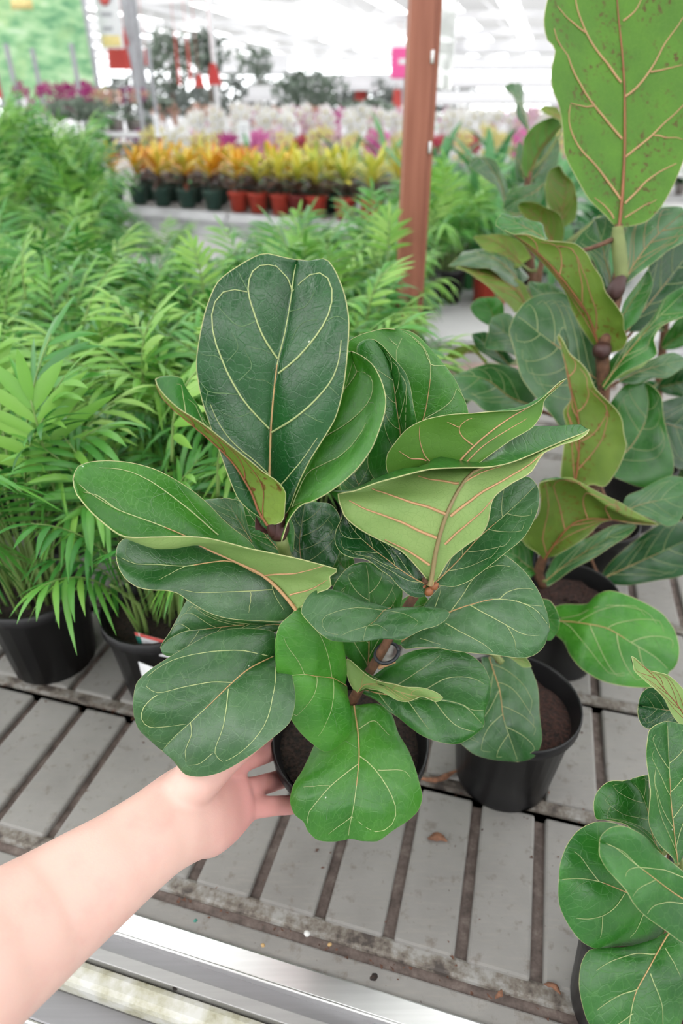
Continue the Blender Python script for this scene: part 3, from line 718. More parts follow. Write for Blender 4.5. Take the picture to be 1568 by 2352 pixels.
# 18 low right leaf
H(KE, [(480,765),(600,792),(720,803),(860,818),(1020,852),(1132,960)],
  [(490,745),(600,660),(700,590),(780,560),(900,552),(1020,570),(1080,600),(1130,650),(1166,740),(1162,820),(1138,890),(1132,956)],
  [(490,790),(570,830),(640,890),(680,920),(740,970),(800,1010),(900,1045),(1000,1055),(1080,1012),(1132,964)],
  [.725,.70,.69,.68], [.725,.705,.69,.685,.68], [.72,.69,.675,.68], top='top', bulge=.06, quilt=.0026, seed=28, nu=42, nv=17,
  veins=[([(680,740),(760,690),(860,620),(900,590)],1.0), ([(830,765),(900,720),(980,700),(1060,705),(1130,740)],1.1), ([(730,830),(780,900),(840,980)],1.0), ([(875,835),(920,900),(980,960),(1080,990)],1.1), ([(1020,850),(1080,880),(1130,880)],.7), ([(980,960),(975,1010)],.5), ([(570,790),(620,850),(650,880)],.8)])
# 19 small twisted young leaf
H(KE, [(462,785),(500,742),(580,740),(700,788),(820,812),(915,812)],
  [(440,765),(415,700),(404,615),(500,670),(560,700),(650,730),(720,765),(800,772),(870,785),(915,805)],
  [(490,768),(560,772),(650,802),(730,826),(800,820),(870,838),(915,822)],
  [.685,.67,.66,.655], [.675,.655,.655,.655], [.68,.66,.65,.655], flip=True, top='top', under='under', vu='vein_brown', seed=29, nu=30, nv=10, wav=.003, vr=.7)
# 20 leaf hanging in front of the pot
H(KF, [(1030,-60),(1048,60),(1055,190),(1045,300),(1030,420),(1018,490),(1004,560),(1002,602)],
  [(1050,-60),(1150,-70),(1213,-25),(1250,80),(1290,150),(1320,220),(1350,310),(1372,400),(1350,470),(1300,520),(1220,570),(1150,612),(1090,608),(1040,597),(1002,602)],
  [(1015,-60),(930,-20),(850,90),(820,150),(800,200),(770,270),(730,340),(715,410),(735,475),(780,515),(800,560),(850,605),(930,612),(1002,602)],
  [.72,.685,.66,.65,.655], [.72,.695,.67,.655,.655], [.72,.685,.66,.65,.655], top='top_bright', bulge=.06, quilt=.0032, seed=30, nu=46, nv=18, vr=1.25, wav=.002, label='bright leaf hanging down in front of the pot',
  veins=[([(1055,190),(1110,230),(1145,265),(1200,360),(1238,450),(1225,530),(1170,575),(1110,570),(1060,510),(1018,490)],1.1), ([(1045,230),(980,280),(915,335),(860,400),(805,465),(795,520)],1.1), ([(915,335),(850,338),(780,342)],.7), ([(1145,262),(1220,258),(1280,262),(1310,300)],.8), ([(1018,490),(960,530),(900,575)],.7), ([(1055,60),(1130,10),(1170,50),(1210,90)],.8), ([(1040,150),(960,110),(880,150)],.5), ([(1030,430),(1080,440)],.4), ([(900,450),(890,500)],.4)])
# back leaves seen through the gaps
H(KC, [(1012,520),(960,435),(905,345),(850,290)], [(1000,525),(900,470),(760,340),(740,300),(850,285)], [(1010,500),(985,430),(955,309),(900,290),(850,285)], [.64,.64,.64],[.64,.635,.64],[.64,.635,.64], top='top_dusty', seed=31, nu=24, nv=9)
H(KC, [(1170,580),(1070,465),(1000,370),(950,270)], [(1150,585),(1040,560),(900,400),(910,300),(950,265)], [(1230,570),(1230,430),(1150,320),(1040,270),(950,265)], [.66,.67,.68],[.66,.67,.68],[.66,.67,.68], top='top', seed=32, nu=24, nv=9)
H(KG, [(480,640),(455,420),(475,250),(500,90)], [(470,640),(330,600),(330,350),(400,150),(500,80)], [(500,650),(700,640),(800,420),(780,200),(700,100),(500,80)], [.70,.70,.70],[.70,.69,.70],[.70,.69,.70], top='top_dark', seed=33, nu=28, nv=10, vr=1.3)
H(KB, [(330,1080),(230,960),(180,850),(190,740)], [(300,1080),(130,980),(90,860),(190,735)], [(350,1060),(340,930),(270,760),(190,735)], [.66,.65,.65],[.65,.65,.65],[.66,.65,.65], top='top_dusty', seed=34, nu=22, nv=8)
H(KB, [(560,1060),(500,930),(470,850),(420,780)], [(540,1060),(330,1020),(250,940),(330,830),(420,775)], [(600,1060),(700,960),(640,860),(420,775)], [.67,.66,.65],[.66,.65,.65],[.67,.66,.65], top='top', seed=35, nu=22, nv=8)
H(KG, [(880,700),(800,600),(740,520),(690,480)], [(870,700),(720,760),(640,640),(690,475)], [(900,680),(900,560),(800,470),(690,475)], [.70,.70,.70],[.70,.70,.70],[.70,.70,.70], top='top', seed=36, nu=22, nv=8)
H(KE, [(640,520),(700,440),(760,330),(800,250)], [(620,510),(640,420),(690,300),(800,245)], [(690,530),(800,480),(870,360),(800,245)], [.70,.69,.68],[.70,.69,.68],[.70,.69,.68], top='top_bright', seed=37, nu=22, nv=8)
# ------------------------------------------------------------------ the arm and hand under the pot
def skin():
    m, nt, b = mat('skin')
    at = N(nt,'ShaderNodeAttribute'); at.attribute_name = 'pink'
    tc = N(nt,'ShaderNodeTexCoord')
    nz = noise(nt, tc.outputs['Object'], 45, 3, .6)
    c = mixc(nt, at.outputs['Fac'], (.62,.41,.345), (.55,.235,.22))
    c = mixc(nt, ramp(nt, nz, [(.45,(0,0,0)),(.75,(.35,.35,.35))]), c, (.54,.27,.235))
    L(nt, c, b.inputs['Base Color'])
    b.inputs['Roughness'].default_value = .48
    b.inputs['Subsurface Weight'].default_value = .22
    b.inputs['Subsurface Radius'].default_value = (.010,.004,.002)
    b.inputs['Subsurface Scale'].default_value = .6
    fn = noise(nt, tc.outputs['Object'], 700, 3, .6)
    bp = N(nt,'ShaderNodeBump'); bp.inputs['Strength'].default_value = .12; bp.inputs['Distance'].default_value = .001
    L(nt, fn, bp.inputs['Height']); L(nt, bp.outputs[0], b.inputs['Normal'])
    return m
M['skin'] = skin()
person = tag(MB().build('person', M['skin']), 'bare forearm and open hand reaching in to hold the black pot', 'person')
def limb(mb, secs, n=20, dens=6):
    """secs: (px, py, depth, half width px, half thickness m)"""
    s = np.array(secs, float)
    q = cr(s[:,:2], dens*len(s))
    t = np.r_[0,np.cumsum(np.linalg.norm(np.diff(s[:,:2],axis=0),axis=1))]; t /= t[-1]
    tt = np.linspace(0,1,len(q))
    dd = np.interp(tt,t,s[:,2]); hw = np.interp(tt,t,s[:,3]); ht = np.interp(tt,t,s[:,4])
    k = np.array([.1,.2,.4,.2,.1])
    f = lambda a: np.convolve(np.pad(a,2,mode='edge'),k,'valid')
    dd, hw, ht = f(dd), f(hw), f(ht)
    ctr = np.array([P(a[0],a[1],d) for a,d in zip(q,dd)])
    T = np.gradient(ctr,axis=0); T /= np.linalg.norm(T,axis=1)[:,None]
    Fw = np.array([0,C,-S])
    rings = []
    for i in range(len(q)):
        view = ctr[i]-np.array([0,0,CZ]); view /= np.linalg.norm(view)
        A = np.cross(T[i], view); A /= np.linalg.norm(A)
        B = np.cross(T[i], A)
        w_ = hw[i]*dd[i]/FPX
        rings.append([ctr[i]+A*w_*math.cos(a)+B*ht[i]*math.sin(a) for a in np.linspace(0,2*math.pi,n,endpoint=False)])
    # rounded end caps
    for end, sg in ((0,-1),(-1,1)):
        r = np.array(rings[end]); c = ctr[end]; h = min(hw[end]*dd[end]/FPX, ht[end])
        caps = [list(c+(r-c)*math.cos(a)+sg*T[end]*h*math.sin(a)) for a in (.5,1.0,1.4)]
        if sg > 0: rings += caps
        else: rings = caps[::-1]+rings
    vs = [p for r in rings for p in r]; R = len(rings)
    fs = [(i*n+k, i*n+(k+1)%n, (i+1)*n+(k+1)%n, (i+1)*n+k) for i in range(R-1) for k in range(n)]
    fs.append(tuple(range(n-1,-1,-1))); fs.append(tuple((R-1)*n+k for k in range(n)))
    mb.add(vs, fs)
mb = MB()
limb(mb, [(-330,2420,.37,215,.050),(-190,2318,.40,192,.047),(-50,2211,.43,172,.043),(85,2112,.465,146,.039),(265,1982,.505,112,.031),(360,1912,.53,99,.0255),(418,1874,.55,104,.023),(470,1848,.57,108,.021),(515,1826,.590,96,.0155),(548,1812,.606,74,.0105)], 28)
limb(mb, [(430,1915,.548,52,.017),(480,1915,.562,52,.019),(525,1896,.584,38,.014),(560,1872,.602,26,.0105)])          # outer ball of the palm
limb(mb, [(405,1830,.548,46,.018),(450,1792,.552,58,.020),(505,1748,.565,44,.017),(560,1712,.578,32,.0125),(600,1684,.592,22,.009)])   # ball of the thumb and thumb
limb(mb, [(540,1712,.60,27,.0105),(580,1696,.622,24,.0098),(602,1690,.645,21,.009),(612,1692,.665,18,.0078)])          # index
limb(mb, [(525,1762,.598,28,.0115),(575,1742,.622,25,.0100),(606,1731,.655,24,.0098),(632,1722,.695,22,.009),(650,1718,.72,19,.008)])   # middle
limb(mb, [(525,1815,.60,31,.0115),(578,1809,.618,24,.0100),(615,1799,.645,23,.0098),(650,1788,.685,22,.0090),(672,1782,.71,19,.008)])  # ring
limb(mb, [(530,1864,.596,30,.0115),(585,1856,.608,24.5,.0098),(632,1851,.622,22.5,.0094),(668,1849,.638,22,.0086),(700,1846,.66,18,.007)])   # little
# tendons on the inner wrist
limb(mb, [(250,1990,.486,14,.008),(330,1925,.511,13,.008),(400,1868,.537,12,.008),(440,1845,.553,10,.006)], 10)
hm = mb.mesh('hand_raw', M['skin'])
tmp = bpy.data.objects.new('hand_raw', hm); COL.objects.link(tmp)
r = tmp.modifiers.new('r','REMESH'); r.mode = 'VOXEL'; r.voxel_size = .0017
sm = tmp.modifiers.new('s','SMOOTH'); sm.factor = .5; sm.iterations = 24
dg = bpy.context.evaluated_depsgraph_get()
new = bpy.data.meshes.new_from_object(tmp.evaluated_get(dg))
bpy.data.objects.remove(tmp, do_unlink=True)
person.data = new; new.name = 'person'
new.materials.clear(); new.materials.append(M['skin'])
new.polygons.foreach_set('use_smooth', [True]*len(new.polygons))
co = np.empty(len(new.vertices)*3); new.vertices.foreach_get('co', co); co = co.reshape(-1,3)
q = co-np.array([0,0,CZ]); dep = q[:,1]*C-q[:,2]*S; px = 784+FPX*q[:,0]/dep; py = 1176-FPX*(q[:,1]*S+q[:,2]*C)/dep
axis = (co-P(418,1874,.55))@((P(600,1790,.62)-P(418,1874,.55))/np.linalg.norm(P(600,1790,.62)-P(418,1874,.55)))
pk = np.clip((axis+.01)/.075,0,1)
at = new.attributes.new('pink','FLOAT','POINT'); at.data.foreach_set('value', pk*.85+.05)
# ------------------------------------------------------------------ the other fiddle-leaf figs
K2=(768,0,1.96); K5=(968,500,2.613); K6=(968,1050,2.613); K7=(968,1600,2.613); K8=(1000,160,4.354); K9=(900,650,4.48)
def figpot(label, xy, rim, base, h, soil='soil_red', material='black_pot'):
    r = thing('fiddle_leaf_fig', label, 'plant', (xy[0], xy[1], BZ))
    pot('fig', rim, base, h, material, soil, r, 0, soil_depth=.022)
    return r
# --- plant right behind the held one, one dark leaf hanging over its pot
fn = figpot('small fig in black pot just right of held plant, one dark leaf over the rim', (.212,.552), .078, .060, .138)
stem(fn, [(1165,1625,.80),(1150,1540,.775),(1135,1470,.75)], [.006,.005,.004], 'stem_brown')
leaf(fn, KE, [(1160,600),(1190,690),(1215,770),(1235,920),(1270,1030),(1312,1152)],
  [(1250,585),(1350,590),(1385,650),(1410,730),(1415,870),(1445,1000),(1440,1060),(1400,1120),(1312,1154)],
  [(1120,600),(1120,700),(1110,800),(1080,920),(1000,1045),(1020,1065),(1080,1110),(1200,1140),(1312,1154)],
  [.775,.74,.725,.73], [.775,.745,.73,.73], [.775,.74,.715,.73], top='top_dusty', bulge=.07, seed=41, nlat=4, vr=1.1)
leaf(fn, KE, [(1265,590),(1300,605),(1340,620),(1384,648)], [(1265,588),(1300,596),(1350,598),(1384,646)], [(1262,596),(1300,622),(1340,652),(1384,650)], [.74,.735,.73],[.74,.73,.73],[.74,.735,.73], flip=True, top='top', under='under', seed=42, nu=14, nv=5, nlat=2, wav=0)
stem(fn, [(1100,1495,.74),(1130,1500,.735),(1152,1522,.735)], [.0035,.0035,.004], 'stem_green', 'leaf_stalk')
leaf(fn, K6, [(640,950),(700,960),(760,970),(828,975)], [(650,900),(700,850),(760,860),(800,900),(828,972)], [(650,1000),(700,1060),(770,1098),(815,1050),(828,978)], [.79,.78,.77],[.79,.77,.77],[.79,.78,.77], top='top', seed=43, nu=22, nv=9)
auto_stalks(fn, [(1165,1625,.80),(1150,1540,.775),(1135,1470,.75)])
# --- plant with the folded leaf and the wide bright leaf
fq = figpot('fig with crinkled folded leaf and wide bright low leaf, black pot behind', (.342,.765), .072, .055, .135)
stem(fq, [(1248,1345,1.0),(1236,1320,.99),(1246,1285,.97),(1262,1260,.95)], [.008,.0075,.007,.005], 'stem_brown')
stem(fq, [(1232,1345,1.0),(1228,1290,.985),(1236,1240,.97)], [.004,.004,.003], 'wire', 'stake')
leaf(fq, K6, [(735,615),(830,477),(910,397),(1010,370),(1120,374),(1260,390),(1420,405)],
  [(705,590),(640,540),(608,500),(640,430),(700,350),(706,250),(690,145),(790,115),(900,135),(1000,170),(1100,215),(1200,265),(1290,330),(1420,404)],
  [(790,600),(900,530),(1000,468),(1080,405),(1160,385),(1290,402),(1420,408)],
  [.955,.92,.90,.90,.90], [.955,.92,.88,.87,.88,.90], [.95,.915,.90,.90],
  lc=[(720,602),(670,550),(650,480),(690,420),(740,340),(760,240),(760,150),(850,140),(940,170),(1030,230),(1120,290),(1220,340),(1420,404)], dlc=[.955,.925,.895,.865,.87,.90], sc_l=.62,
  flip=True, top='top', under='under_olive', vu='vein_pink', vmid='vein_red', seed=44, nu=40, nv=14, quilt=.004, wav=.003)
leaf(fq, K6, [(745,745),(860,650),(1000,560),(1130,480),(1290,412)], [(745,700),(800,600),(900,530),(1020,475),(1150,410),(1290,405)], [(755,778),(850,720),(950,650),(1100,560),(1240,470),(1290,418)], [.985,.97,.95,.94],[.985,.97,.95,.94],[.98,.95,.93,.94], top='top_dusty', seed=46, nu=28)
leaf(fq, K6, [(735,960),(830,985),(930,993),(1110,1027),(1250,1110),(1400,1200),(1490,1285)],
  [(745,930),(800,900),(850,885),(1000,880),(1050,830),(1120,805),(1200,820),(1350,880),(1450,940),(1520,1040),(1542,1150),(1525,1240),(1490,1290)],
  [(745,985),(810,1070),(850,1105),(890,1190),(960,1270),(1080,1340),(1200,1370),(1380,1382),(1440,1340),(1490,1290)],
  [.95,.87,.84,.84], [.95,.88,.85,.84], [.945,.86,.83,.84], top='top_bright', seed=47, nu=36, nv=13, bulge=.04, nlat=4)
leaf(fq, K6, [(690,690),(620,640),(560,590),(480,560)], [(690,700),(600,740),(500,640),(478,565)], [(690,670),(680,560),(600,500),(480,560)], [.99,.98,.97],[.985,.97,.97],[.99,.98,.97], top='top', seed=48, nu=22, nv=8)
leaf(fq, K5, [(905,1640),(925,1568),(942,1420),(946,1300),(935,1180),(902,1050),(870,910),(838,790),(822,700)],
  [(890,1640),(838,1568),(850,1400),(868,1260),(850,1160),(905,1085),(890,1000),(868,900),(838,790),(814,725),(822,695)],
  [(920,1645),(1020,1600),(1095,1615),(1150,1550),(1195,1470),(1226,1375),(1212,1300),(1200,1210),(1160,1140),(1100,1080),(1040,1020),(1000,930),(960,880),(885,815),(850,745),(822,695)],
  [.93,.90,.88,.875], [.93,.91,.89,.875], [.92,.885,.865,.875], flip=True, top='top', under='under_olive', vu='vein_pink', vmid='vein_red', seed=49, nu=40, nv=13, quilt=.003, label='upright olive leaf with dark red midrib')
leaf(fq, K5, [(880,790),(868,740),(852,690),(845,658)], [(872,800),(840,750),(824,705),(845,656)], [(888,795),(884,740),(868,680),(845,656)], [.89,.885,.88],[.88,.88,.88],[.89,.885,.88], top='top_dark', seed=50, nu=12, nv=4, nlat=2, wav=0)
auto_stalks(fq, [(1250,1385,.99),(1248,1345,1.0),(1236,1320,.99),(1246,1285,.97),(1262,1260,.95)])
# --- the tall fig with the big back-lit leaf
ft = figpot('tallest fig, huge back-lit leaf at the top right', (.44,.955), .075, .058, .14)
stem(ft, [(1345,1230,1.10),(1370,1060,1.03),(1380,960,.98),(1386,880,.955),(1384,800,.93),(1412,690,.915),(1424,610,.905),(1419,545,.90),(1420,515,.895)], [.012,.011,.0105,.010,.0095,.0095,.009,.0085,.006], 'stem_brown')
stem(ft, [(1427,640,.905),(1424,600,.902),(1419,545,.898),(1419,520,.894)], [.0092,.0098,.0095,.007], 'stem_green', 'young_stem')
mb = MB(); a, b = P(1402,690,.908), P(1436,620,.900); mb.tube(cr([a,a*.5+b*.5,b],8), [.006,.010,.012,.012,.010,.008,.005,.002], 9)
a, b = P(1366,815,.92), P(1400,795,.92); mb.tube(cr([a,a*.5+b*.5,b],6), [.006,.012,.013,.013,.010,.005], 9); mb.build('bud_sheath', M['sheath'], ft, np.array(ft.location))
leaf(ft, K2, [(1276,1060),(1290,920),(1304,700),(1305,440),(1296,250),(1276,60),(1266,-80),(1260,-240)],
  [(1262,1020),(1220,970),(1150,900),(1100,810),(1042,690),(1030,580),(1010,480),(975,400),(970,320),(990,222),(958,185),(945,100),(962,0),(1000,-100),(1100,-200),(1260,-250)],
  [(1290,1025),(1400,1000),(1470,930),(1530,820),(1580,690),(1620,500),(1640,300),(1640,100),(1590,-50),(1450,-200),(1260,-250)],
  [.895,.88,.87,.86,.85], [.895,.87,.85,.845,.85], [.895,.865,.845,.84,.85], flip=True, top='top_bright', under='under_back', vu='vein_under', vmid='vein_red', seed=51, nu=46, nv=17, vr=1.5, quilt=.0025, label='huge back-lit leaf showing its veined underside',
  veins=[([(1290,905),(1230,820),(1160,730),(1090,650),(1055,580),(1050,500),(1060,470)],1.1), ([(1295,630),(1230,550),(1165,480),(1090,350),(1030,230),(990,130)],1.1), ([(1290,375),(1220,280),(1130,150),(1090,30),(1080,-60)],1.1), ([(1255,985),(1220,930),(1170,890)],.8),
         ([(1305,435),(1360,390),(1420,320),(1480,210),(1568,80)],1.1), ([(1310,705),(1380,650),(1440,600),(1510,530),(1600,440)],1.1), ([(1305,920),(1370,850),(1450,780),(1540,730)],1.1), ([(1305,985),(1370,940),(1450,900)],.8), ([(1300,100),(1350,50),(1390,-20)],.9),
         ([(1165,482),(1110,475),(1060,465)],.8), ([(1420,325),(1500,310),(1568,290)],.8), ([(1440,612),(1510,618),(1568,625)],.7), ([(1130,150),(1060,90),(1000,30)],.8), ([(1160,730),(1130,775)],.5), ([(1450,815),(1500,822)],.4)])
leaf(ft, K5, [(1205,430),(1250,320),(1300,240),(1400,120),(1580,-40)], [(1195,400),(1215,250),(1218,100),(1260,20),(1400,-60),(1580,-60)], [(1225,395),(1290,340),(1380,280),(1480,200),(1580,140),(1640,40),(1580,-50)], [.915,.92,.93],[.915,.93,.94],[.91,.91,.92], top='top_dusty', vt='vein_under', seed=52, nu=28)
leaf(ft, K5, [(1140,450),(1110,300),(1075,130),(1040,10)], [(1130,450),(1080,400),(1010,215),(920,155),(960,90),(1010,50),(1040,8)], [(1150,420),(1126,250),(1150,100),(1110,-10),(1040,8)], [.93,.93,.94],[.92,.925,.94],[.93,.94,.94], top='top_dusty', seed=53, nu=26)
leaf(ft, K5, [(1075,830),(1040,692),(985,560),(920,466),(840,362),(750,262),(645,165),(540,98),(446,45)],
  [(1055,800),(985,690),(905,560),(857,445),(790,340),(650,200),(555,112),(446,50)],
  [(1120,812),(1200,790),(1235,720),(1215,670),(1210,590),(1160,510),(1100,440),(1080,370),(1030,300),(990,220),(930,165),(860,150),(740,135),(640,100),(540,98),(446,42)],
  [.94,.90,.87,.85,.84], [.945,.915,.885,.86,.84], [.935,.88,.85,.84,.84], flip=True, top='top', under='under_olive', vu='vein_pink', vmid='vein_red', seed=54, nu=42, nv=13, quilt=.003, label='arched olive leaf with red veins pointing up left')
leaf(ft, K5, [(760,140),(660,80),(560,30),(470,-10)], [(740,135),(640,102),(540,100),(445,55),(465,-15)], [(742,128),(722,40),(640,18),(540,-22),(465,-20)], [.86,.85,.845],[.845,.84,.84],[.87,.86,.85], top='top', seed=55, nu=22, nv=8)
leaf(ft, K5, [(1085,1000),(960,905),(840,795),(700,690),(600,610),(558,590)], [(1080,1080),(1000,1240),(860,1282),(760,1172),(680,1072),(600,952),(570,852),(550,772),(525,680),(556,592)], [(1078,940),(1062,780),(1000,620),(900,480),(850,445),(720,460),(620,510),(560,588)], [.965,.95,.94,.935],[.96,.94,.93,.93],[.965,.95,.945,.935], top='top_dusty', seed=56, nu=36, nv=13, vr=1.1, nlat=5, label='broad leaf with painted grey sheen left of the tall stem')
leaf(ft, K5, [(1090,1020),(1190,870),(1300,740),(1410,610),(1590,440)], [(1085,1000),(1140,860),(1240,720),(1380,620),(1470,480),(1590,400)], [(1100,1035),(1200,945),(1330,870),(1405,820),(1390,735),(1440,662),(1600,580),(1590,440)], [.94,.92,.91],[.95,.94,.92],[.93,.90,.89], top='top', seed=57, nu=32)
leaf(ft, K5, [(1180,985),(1290,930),(1420,890),(1590,850)], [(1190,960),(1330,872),(1500,810),(1590,848)], [(1190,990),(1290,997),(1380,962),(1470,962),(1590,880)], [.97,.965,.96],[.97,.96,.96],[.97,.96,.96], top='top_dusty', seed=58, nu=24, nv=9)
leaf(ft, K5, [(1120,1500),(1250,1380),(1330,1250),(1360,1120),(1345,990)], [(1110,1480),(1080,1300),(1130,1120),(1230,1000),(1345,985)], [(1160,1560),(1350,1620),(1500,1545),(1508,1440),(1480,1330),(1450,1200),(1440,1080),(1400,1020),(1345,985)], [1.0,.985,.975],[1.0,.99,.975],[.99,.96,.965], top='top', seed=59, nu=32, nv=12, label='dark green leaf below the tall stem')
leaf(ft, K5, [(1200,600),(1270,490),(1330,400),(1362,308)], [(1195,580),(1215,510),(1300,390),(1362,306)], [(1215,690),(1290,620),(1330,550),(1388,390),(1362,306)], [.95,.94,.935],[.95,.94,.935],[.94,.93,.93], top='top', seed=60, nu=22, nv=8)
leaf(ft, K6, [(1200,330),(1300,290),(1420,260),(1560,235)], [(1200,300),(1230,235),(1310,200),(1400,150),(1500,112),(1580,130),(1600,235)], [(1230,345),(1320,350),(1400,383),(1470,416),(1530,400),(1568,340),(1600,240)], [.93,.92,.91],[.93,.92,.91],[.92,.90,.905], top='top_dusty', seed=45, nu=26, nv=9)
qleaf(ft, (1440,760), (1600,560), 60, 90, .99, .98, top='top_dark', seed=61)
qleaf(ft, (1470,740), (1560,620), 60, 60, 1.02, 1.02, top='top', seed=62)
qleaf(ft, (1480,960), (1620,1000), 90, 90, 1.02, 1.0, top='top_dark', seed=63)
qleaf(ft, (1380,1330), (1600,1230), 60, 70, 1.08, 1.02, top='top_dark', seed=64)
qleaf(ft, (1400,870), (1480,790), 30, 34, .97, .96, top='under', under='under', seed=65, nlat=3)
qleaf(ft, (1120,870), (1040,945), 10, 8, 1.1, 1.05, top='top', seed=66, nlat=2)
leaf(ft, K9, [(1420,1260),(1200,1170),(1000,1010),(820,960),(600,960)], [(1400,1290),(1150,1320),(960,1315),(830,1210),(720,1190),(640,1080),(600,965)], [(1480,1180),(1400,1000),(1280,880),(1150,842),(950,850),(750,905),(600,958)], [1.02,1.0,.99],[1.01,.98,.985],[1.02,1.01,.99], top='top_dusty', seed=67, nu=30, nv=11)
auto_stalks(ft, [(1345,1230,1.10),(1370,1060,1.03),(1380,960,.98),(1386,880,.955),(1384,800,.93),(1412,690,.915),(1424,610,.905),(1419,545,.90)], 'stem_brown')
# --- olive figs farther back
fb = figpot('olive-leaved fig in the back row right of the brown post', (.62,1.33), .08, .06, .15)
stem(fb, [(1225,690,1.5),(1215,560,1.42),(1208,440,1.37),(1216,395,1.35)], [.01,.009,.007,.006], 'stem_brown')
B = dict(nu=22, nv=8, quilt=.002)
leaf(fb, K8, [(920,1080),(975,950),(1060,770),(1200,600),(1270,520)], [(890,1040),(855,940),(880,800),(890,680),(980,560),(1150,480),(1270,470)], [(960,1060),(1020,900),(1120,740),(1230,620),(1290,540),(1270,480)], [1.35,1.33,1.32],[1.34,1.31,1.31],[1.35,1.34,1.32], flip=True, under='under_dark', vu='vein_red', seed=71, **B)
leaf(fb, K8, [(1290,560),(1230,470),(1150,420),(1040,400)], [(1290,580),(1180,470),(1080,430),(1035,405)], [(1290,520),(1230,400),(1100,362),(1035,395)], [1.3,1.3,1.3],[1.29,1.29,1.3],[1.3,1.3,1.3], flip=True, under='under_olive', seed=72, **B)
leaf(fb, K8, [(960,1120),(1060,980),(1150,830),(1230,690)], [(950,1100),(1000,950),(1090,780),(1200,660),(1230,680)], [(980,1130),(1120,1120),(1210,980),(1240,780),(1230,690)], [1.39,1.38,1.38],[1.39,1.38,1.38],[1.38,1.37,1.37], top='top_dusty', seed=73, **B)
leaf(fb, K8, [(900,1120),(850,1000),(820,850),(830,720)], [(890,1130),(810,1100),(800,850),(830,715)], [(910,1100),(900,950),(880,780),(830,715)], [1.4,1.4,1.4],[1.4,1.4,1.4],[1.4,1.4,1.4], top='top_dusty', seed=74, **B)
leaf(fb, K8, [(925,590),(880,440),(830,270),(800,140)], [(915,600),(820,480),(800,330),(690,180),(790,120)], [(935,580),(900,420),(875,250),(850,140),(800,120)], [1.45,1.44,1.43],[1.45,1.42,1.42],[1.46,1.46,1.44], top='top_dusty', seed=75, **B)
leaf(fb, K8, [(690,1330),(650,1150),(560,1000),(440,880),(330,960)], [(680,1330),(600,1160),(500,1090),(400,1020),(320,965)], [(720,1200),(680,1060),(590,930),(480,880),(380,880),(320,955)], [1.5,1.48,1.46],[1.49,1.46,1.45],[1.5,1.48,1.46], top='top_dusty', seed=76, **B)
auto_stalks(fb, [(1225,690,1.5),(1215,560,1.42),(1208,440,1.37),(1216,395,1.35)], hi=.4)
fo = figpot('yellow-olive young fig below the big back-lit leaf', (.60,1.17), .075, .056, .14, material='black_pot')
leaf(fo, K8, [(1260,1560),(1270,1400),(1300,1200),(1240,960)], [(1250,1550),(1130,1350),(1090,1180),(1140,1020),(1240,955)], [(1290,1570),(1390,1500),(1412,1300),(1370,1130),(1290,1030),(1240,955)], [1.22,1.2,1.19],[1.22,1.19,1.18],[1.22,1.19,1.18], flip=True, under='under_olive', vu='vein_pink', vmid='vein_red', seed=77, **B)
leaf(fo, K8, [(1180,1760),(1130,1620),(1030,1480),(920,1400),(825,1345)], [(1160,1760),(1050,1620),(940,1530),(850,1420),(822,1350)], [(1270,1720),(1285,1600),(1250,1480),(1130,1380),(1020,1325),(900,1330),(825,1338)], [1.2,1.18,1.17],[1.2,1.17,1.16],[1.19,1.16,1.16], flip=True, under='under_olive', vu='vein_pink', vmid='vein_red', seed=78, **B)
leaf(fo, K8, [(1090,1140),(980,1230),(850,1290),(690,1390)], [(1090,1130),(900,1160),(780,1190),(700,1280),(670,1400)], [(1090,1180),(1050,1330),(900,1400),(800,1430),(680,1400)], [1.28,1.26,1.25],[1.28,1.25,1.25],[1.27,1.25,1.25], flip=True, under='under_olive', seed=79, **B)
leaf(fo, K8, [(850,2150),(720,1990),(560,1880),(400,1850),(245,1850)], [(800,2180),(640,2080),(500,1980),(300,1960),(130,1970),(245,1855)], [(930,2080),(800,1920),(650,1830),(480,1800),(330,1810),(245,1848)], [1.26,1.24,1.22],[1.23,1.20,1.21],[1.28,1.27,1.24], top='top_dusty', under='under_olive', seed=80, **B)
leaf(fo, K5, [(640,540),(560,430),(470,370),(340,330),(220,290)], [(560,570),(470,470),(350,370),(180,300)], [(670,500),(600,390),(500,330),(380,280),(230,250)], [1.24,1.22,1.2],[1.22,1.19,1.2],[1.25,1.24,1.22], flip=True, under='under_olive', vu='vein_pink', vmid='vein_red', seed=81, **B)
leaf(fo, K5, [(600,280),(520,200),(440,140),(310,115)], [(590,300),(470,260),(380,190),(305,120)], [(660,240),(600,150),(480,100),(310,110)], [1.27,1.26,1.25],[1.26,1.25,1.25],[1.27,1.26,1.25], flip=True, under='under_olive', vu='vein_pink', vmid='vein_red', seed=82, **B)
leaf(fo, K5, [(440,640),(430,590),(400,520),(380,480)], [(430,650),(350,620),(292,540),(330,490),(385,476)], [(450,640),(492,600),(485,510),(450,480),(385,476)], [1.17,1.16,1.15],[1.16,1.15,1.15],[1.17,1.15,1.15], top='top', seed=83, **B)
leaf(fo, K5, [(640,820),(580,760),(500,690),(420,630)], [(620,840),(500,812),(385,775),(400,680),(400,620)], [(660,780),(600,640),(530,582),(450,585),(405,620)], [1.12,1.1,1.09],[1.1,1.08,1.08],[1.12,1.1,1.09], top='top_dusty', vt='margin', seed=84, **B)
leaf(fo, K5, [(520,880),(440,800),(360,740),(300,700)], [(510,890),(420,850),(330,780),(298,705)], [(560,860),(480,770),(390,690),(300,695)], [1.15,1.14,1.13],[1.14,1.13,1.13],[1.15,1.14,1.13], top='top_dark', seed=85, **B)
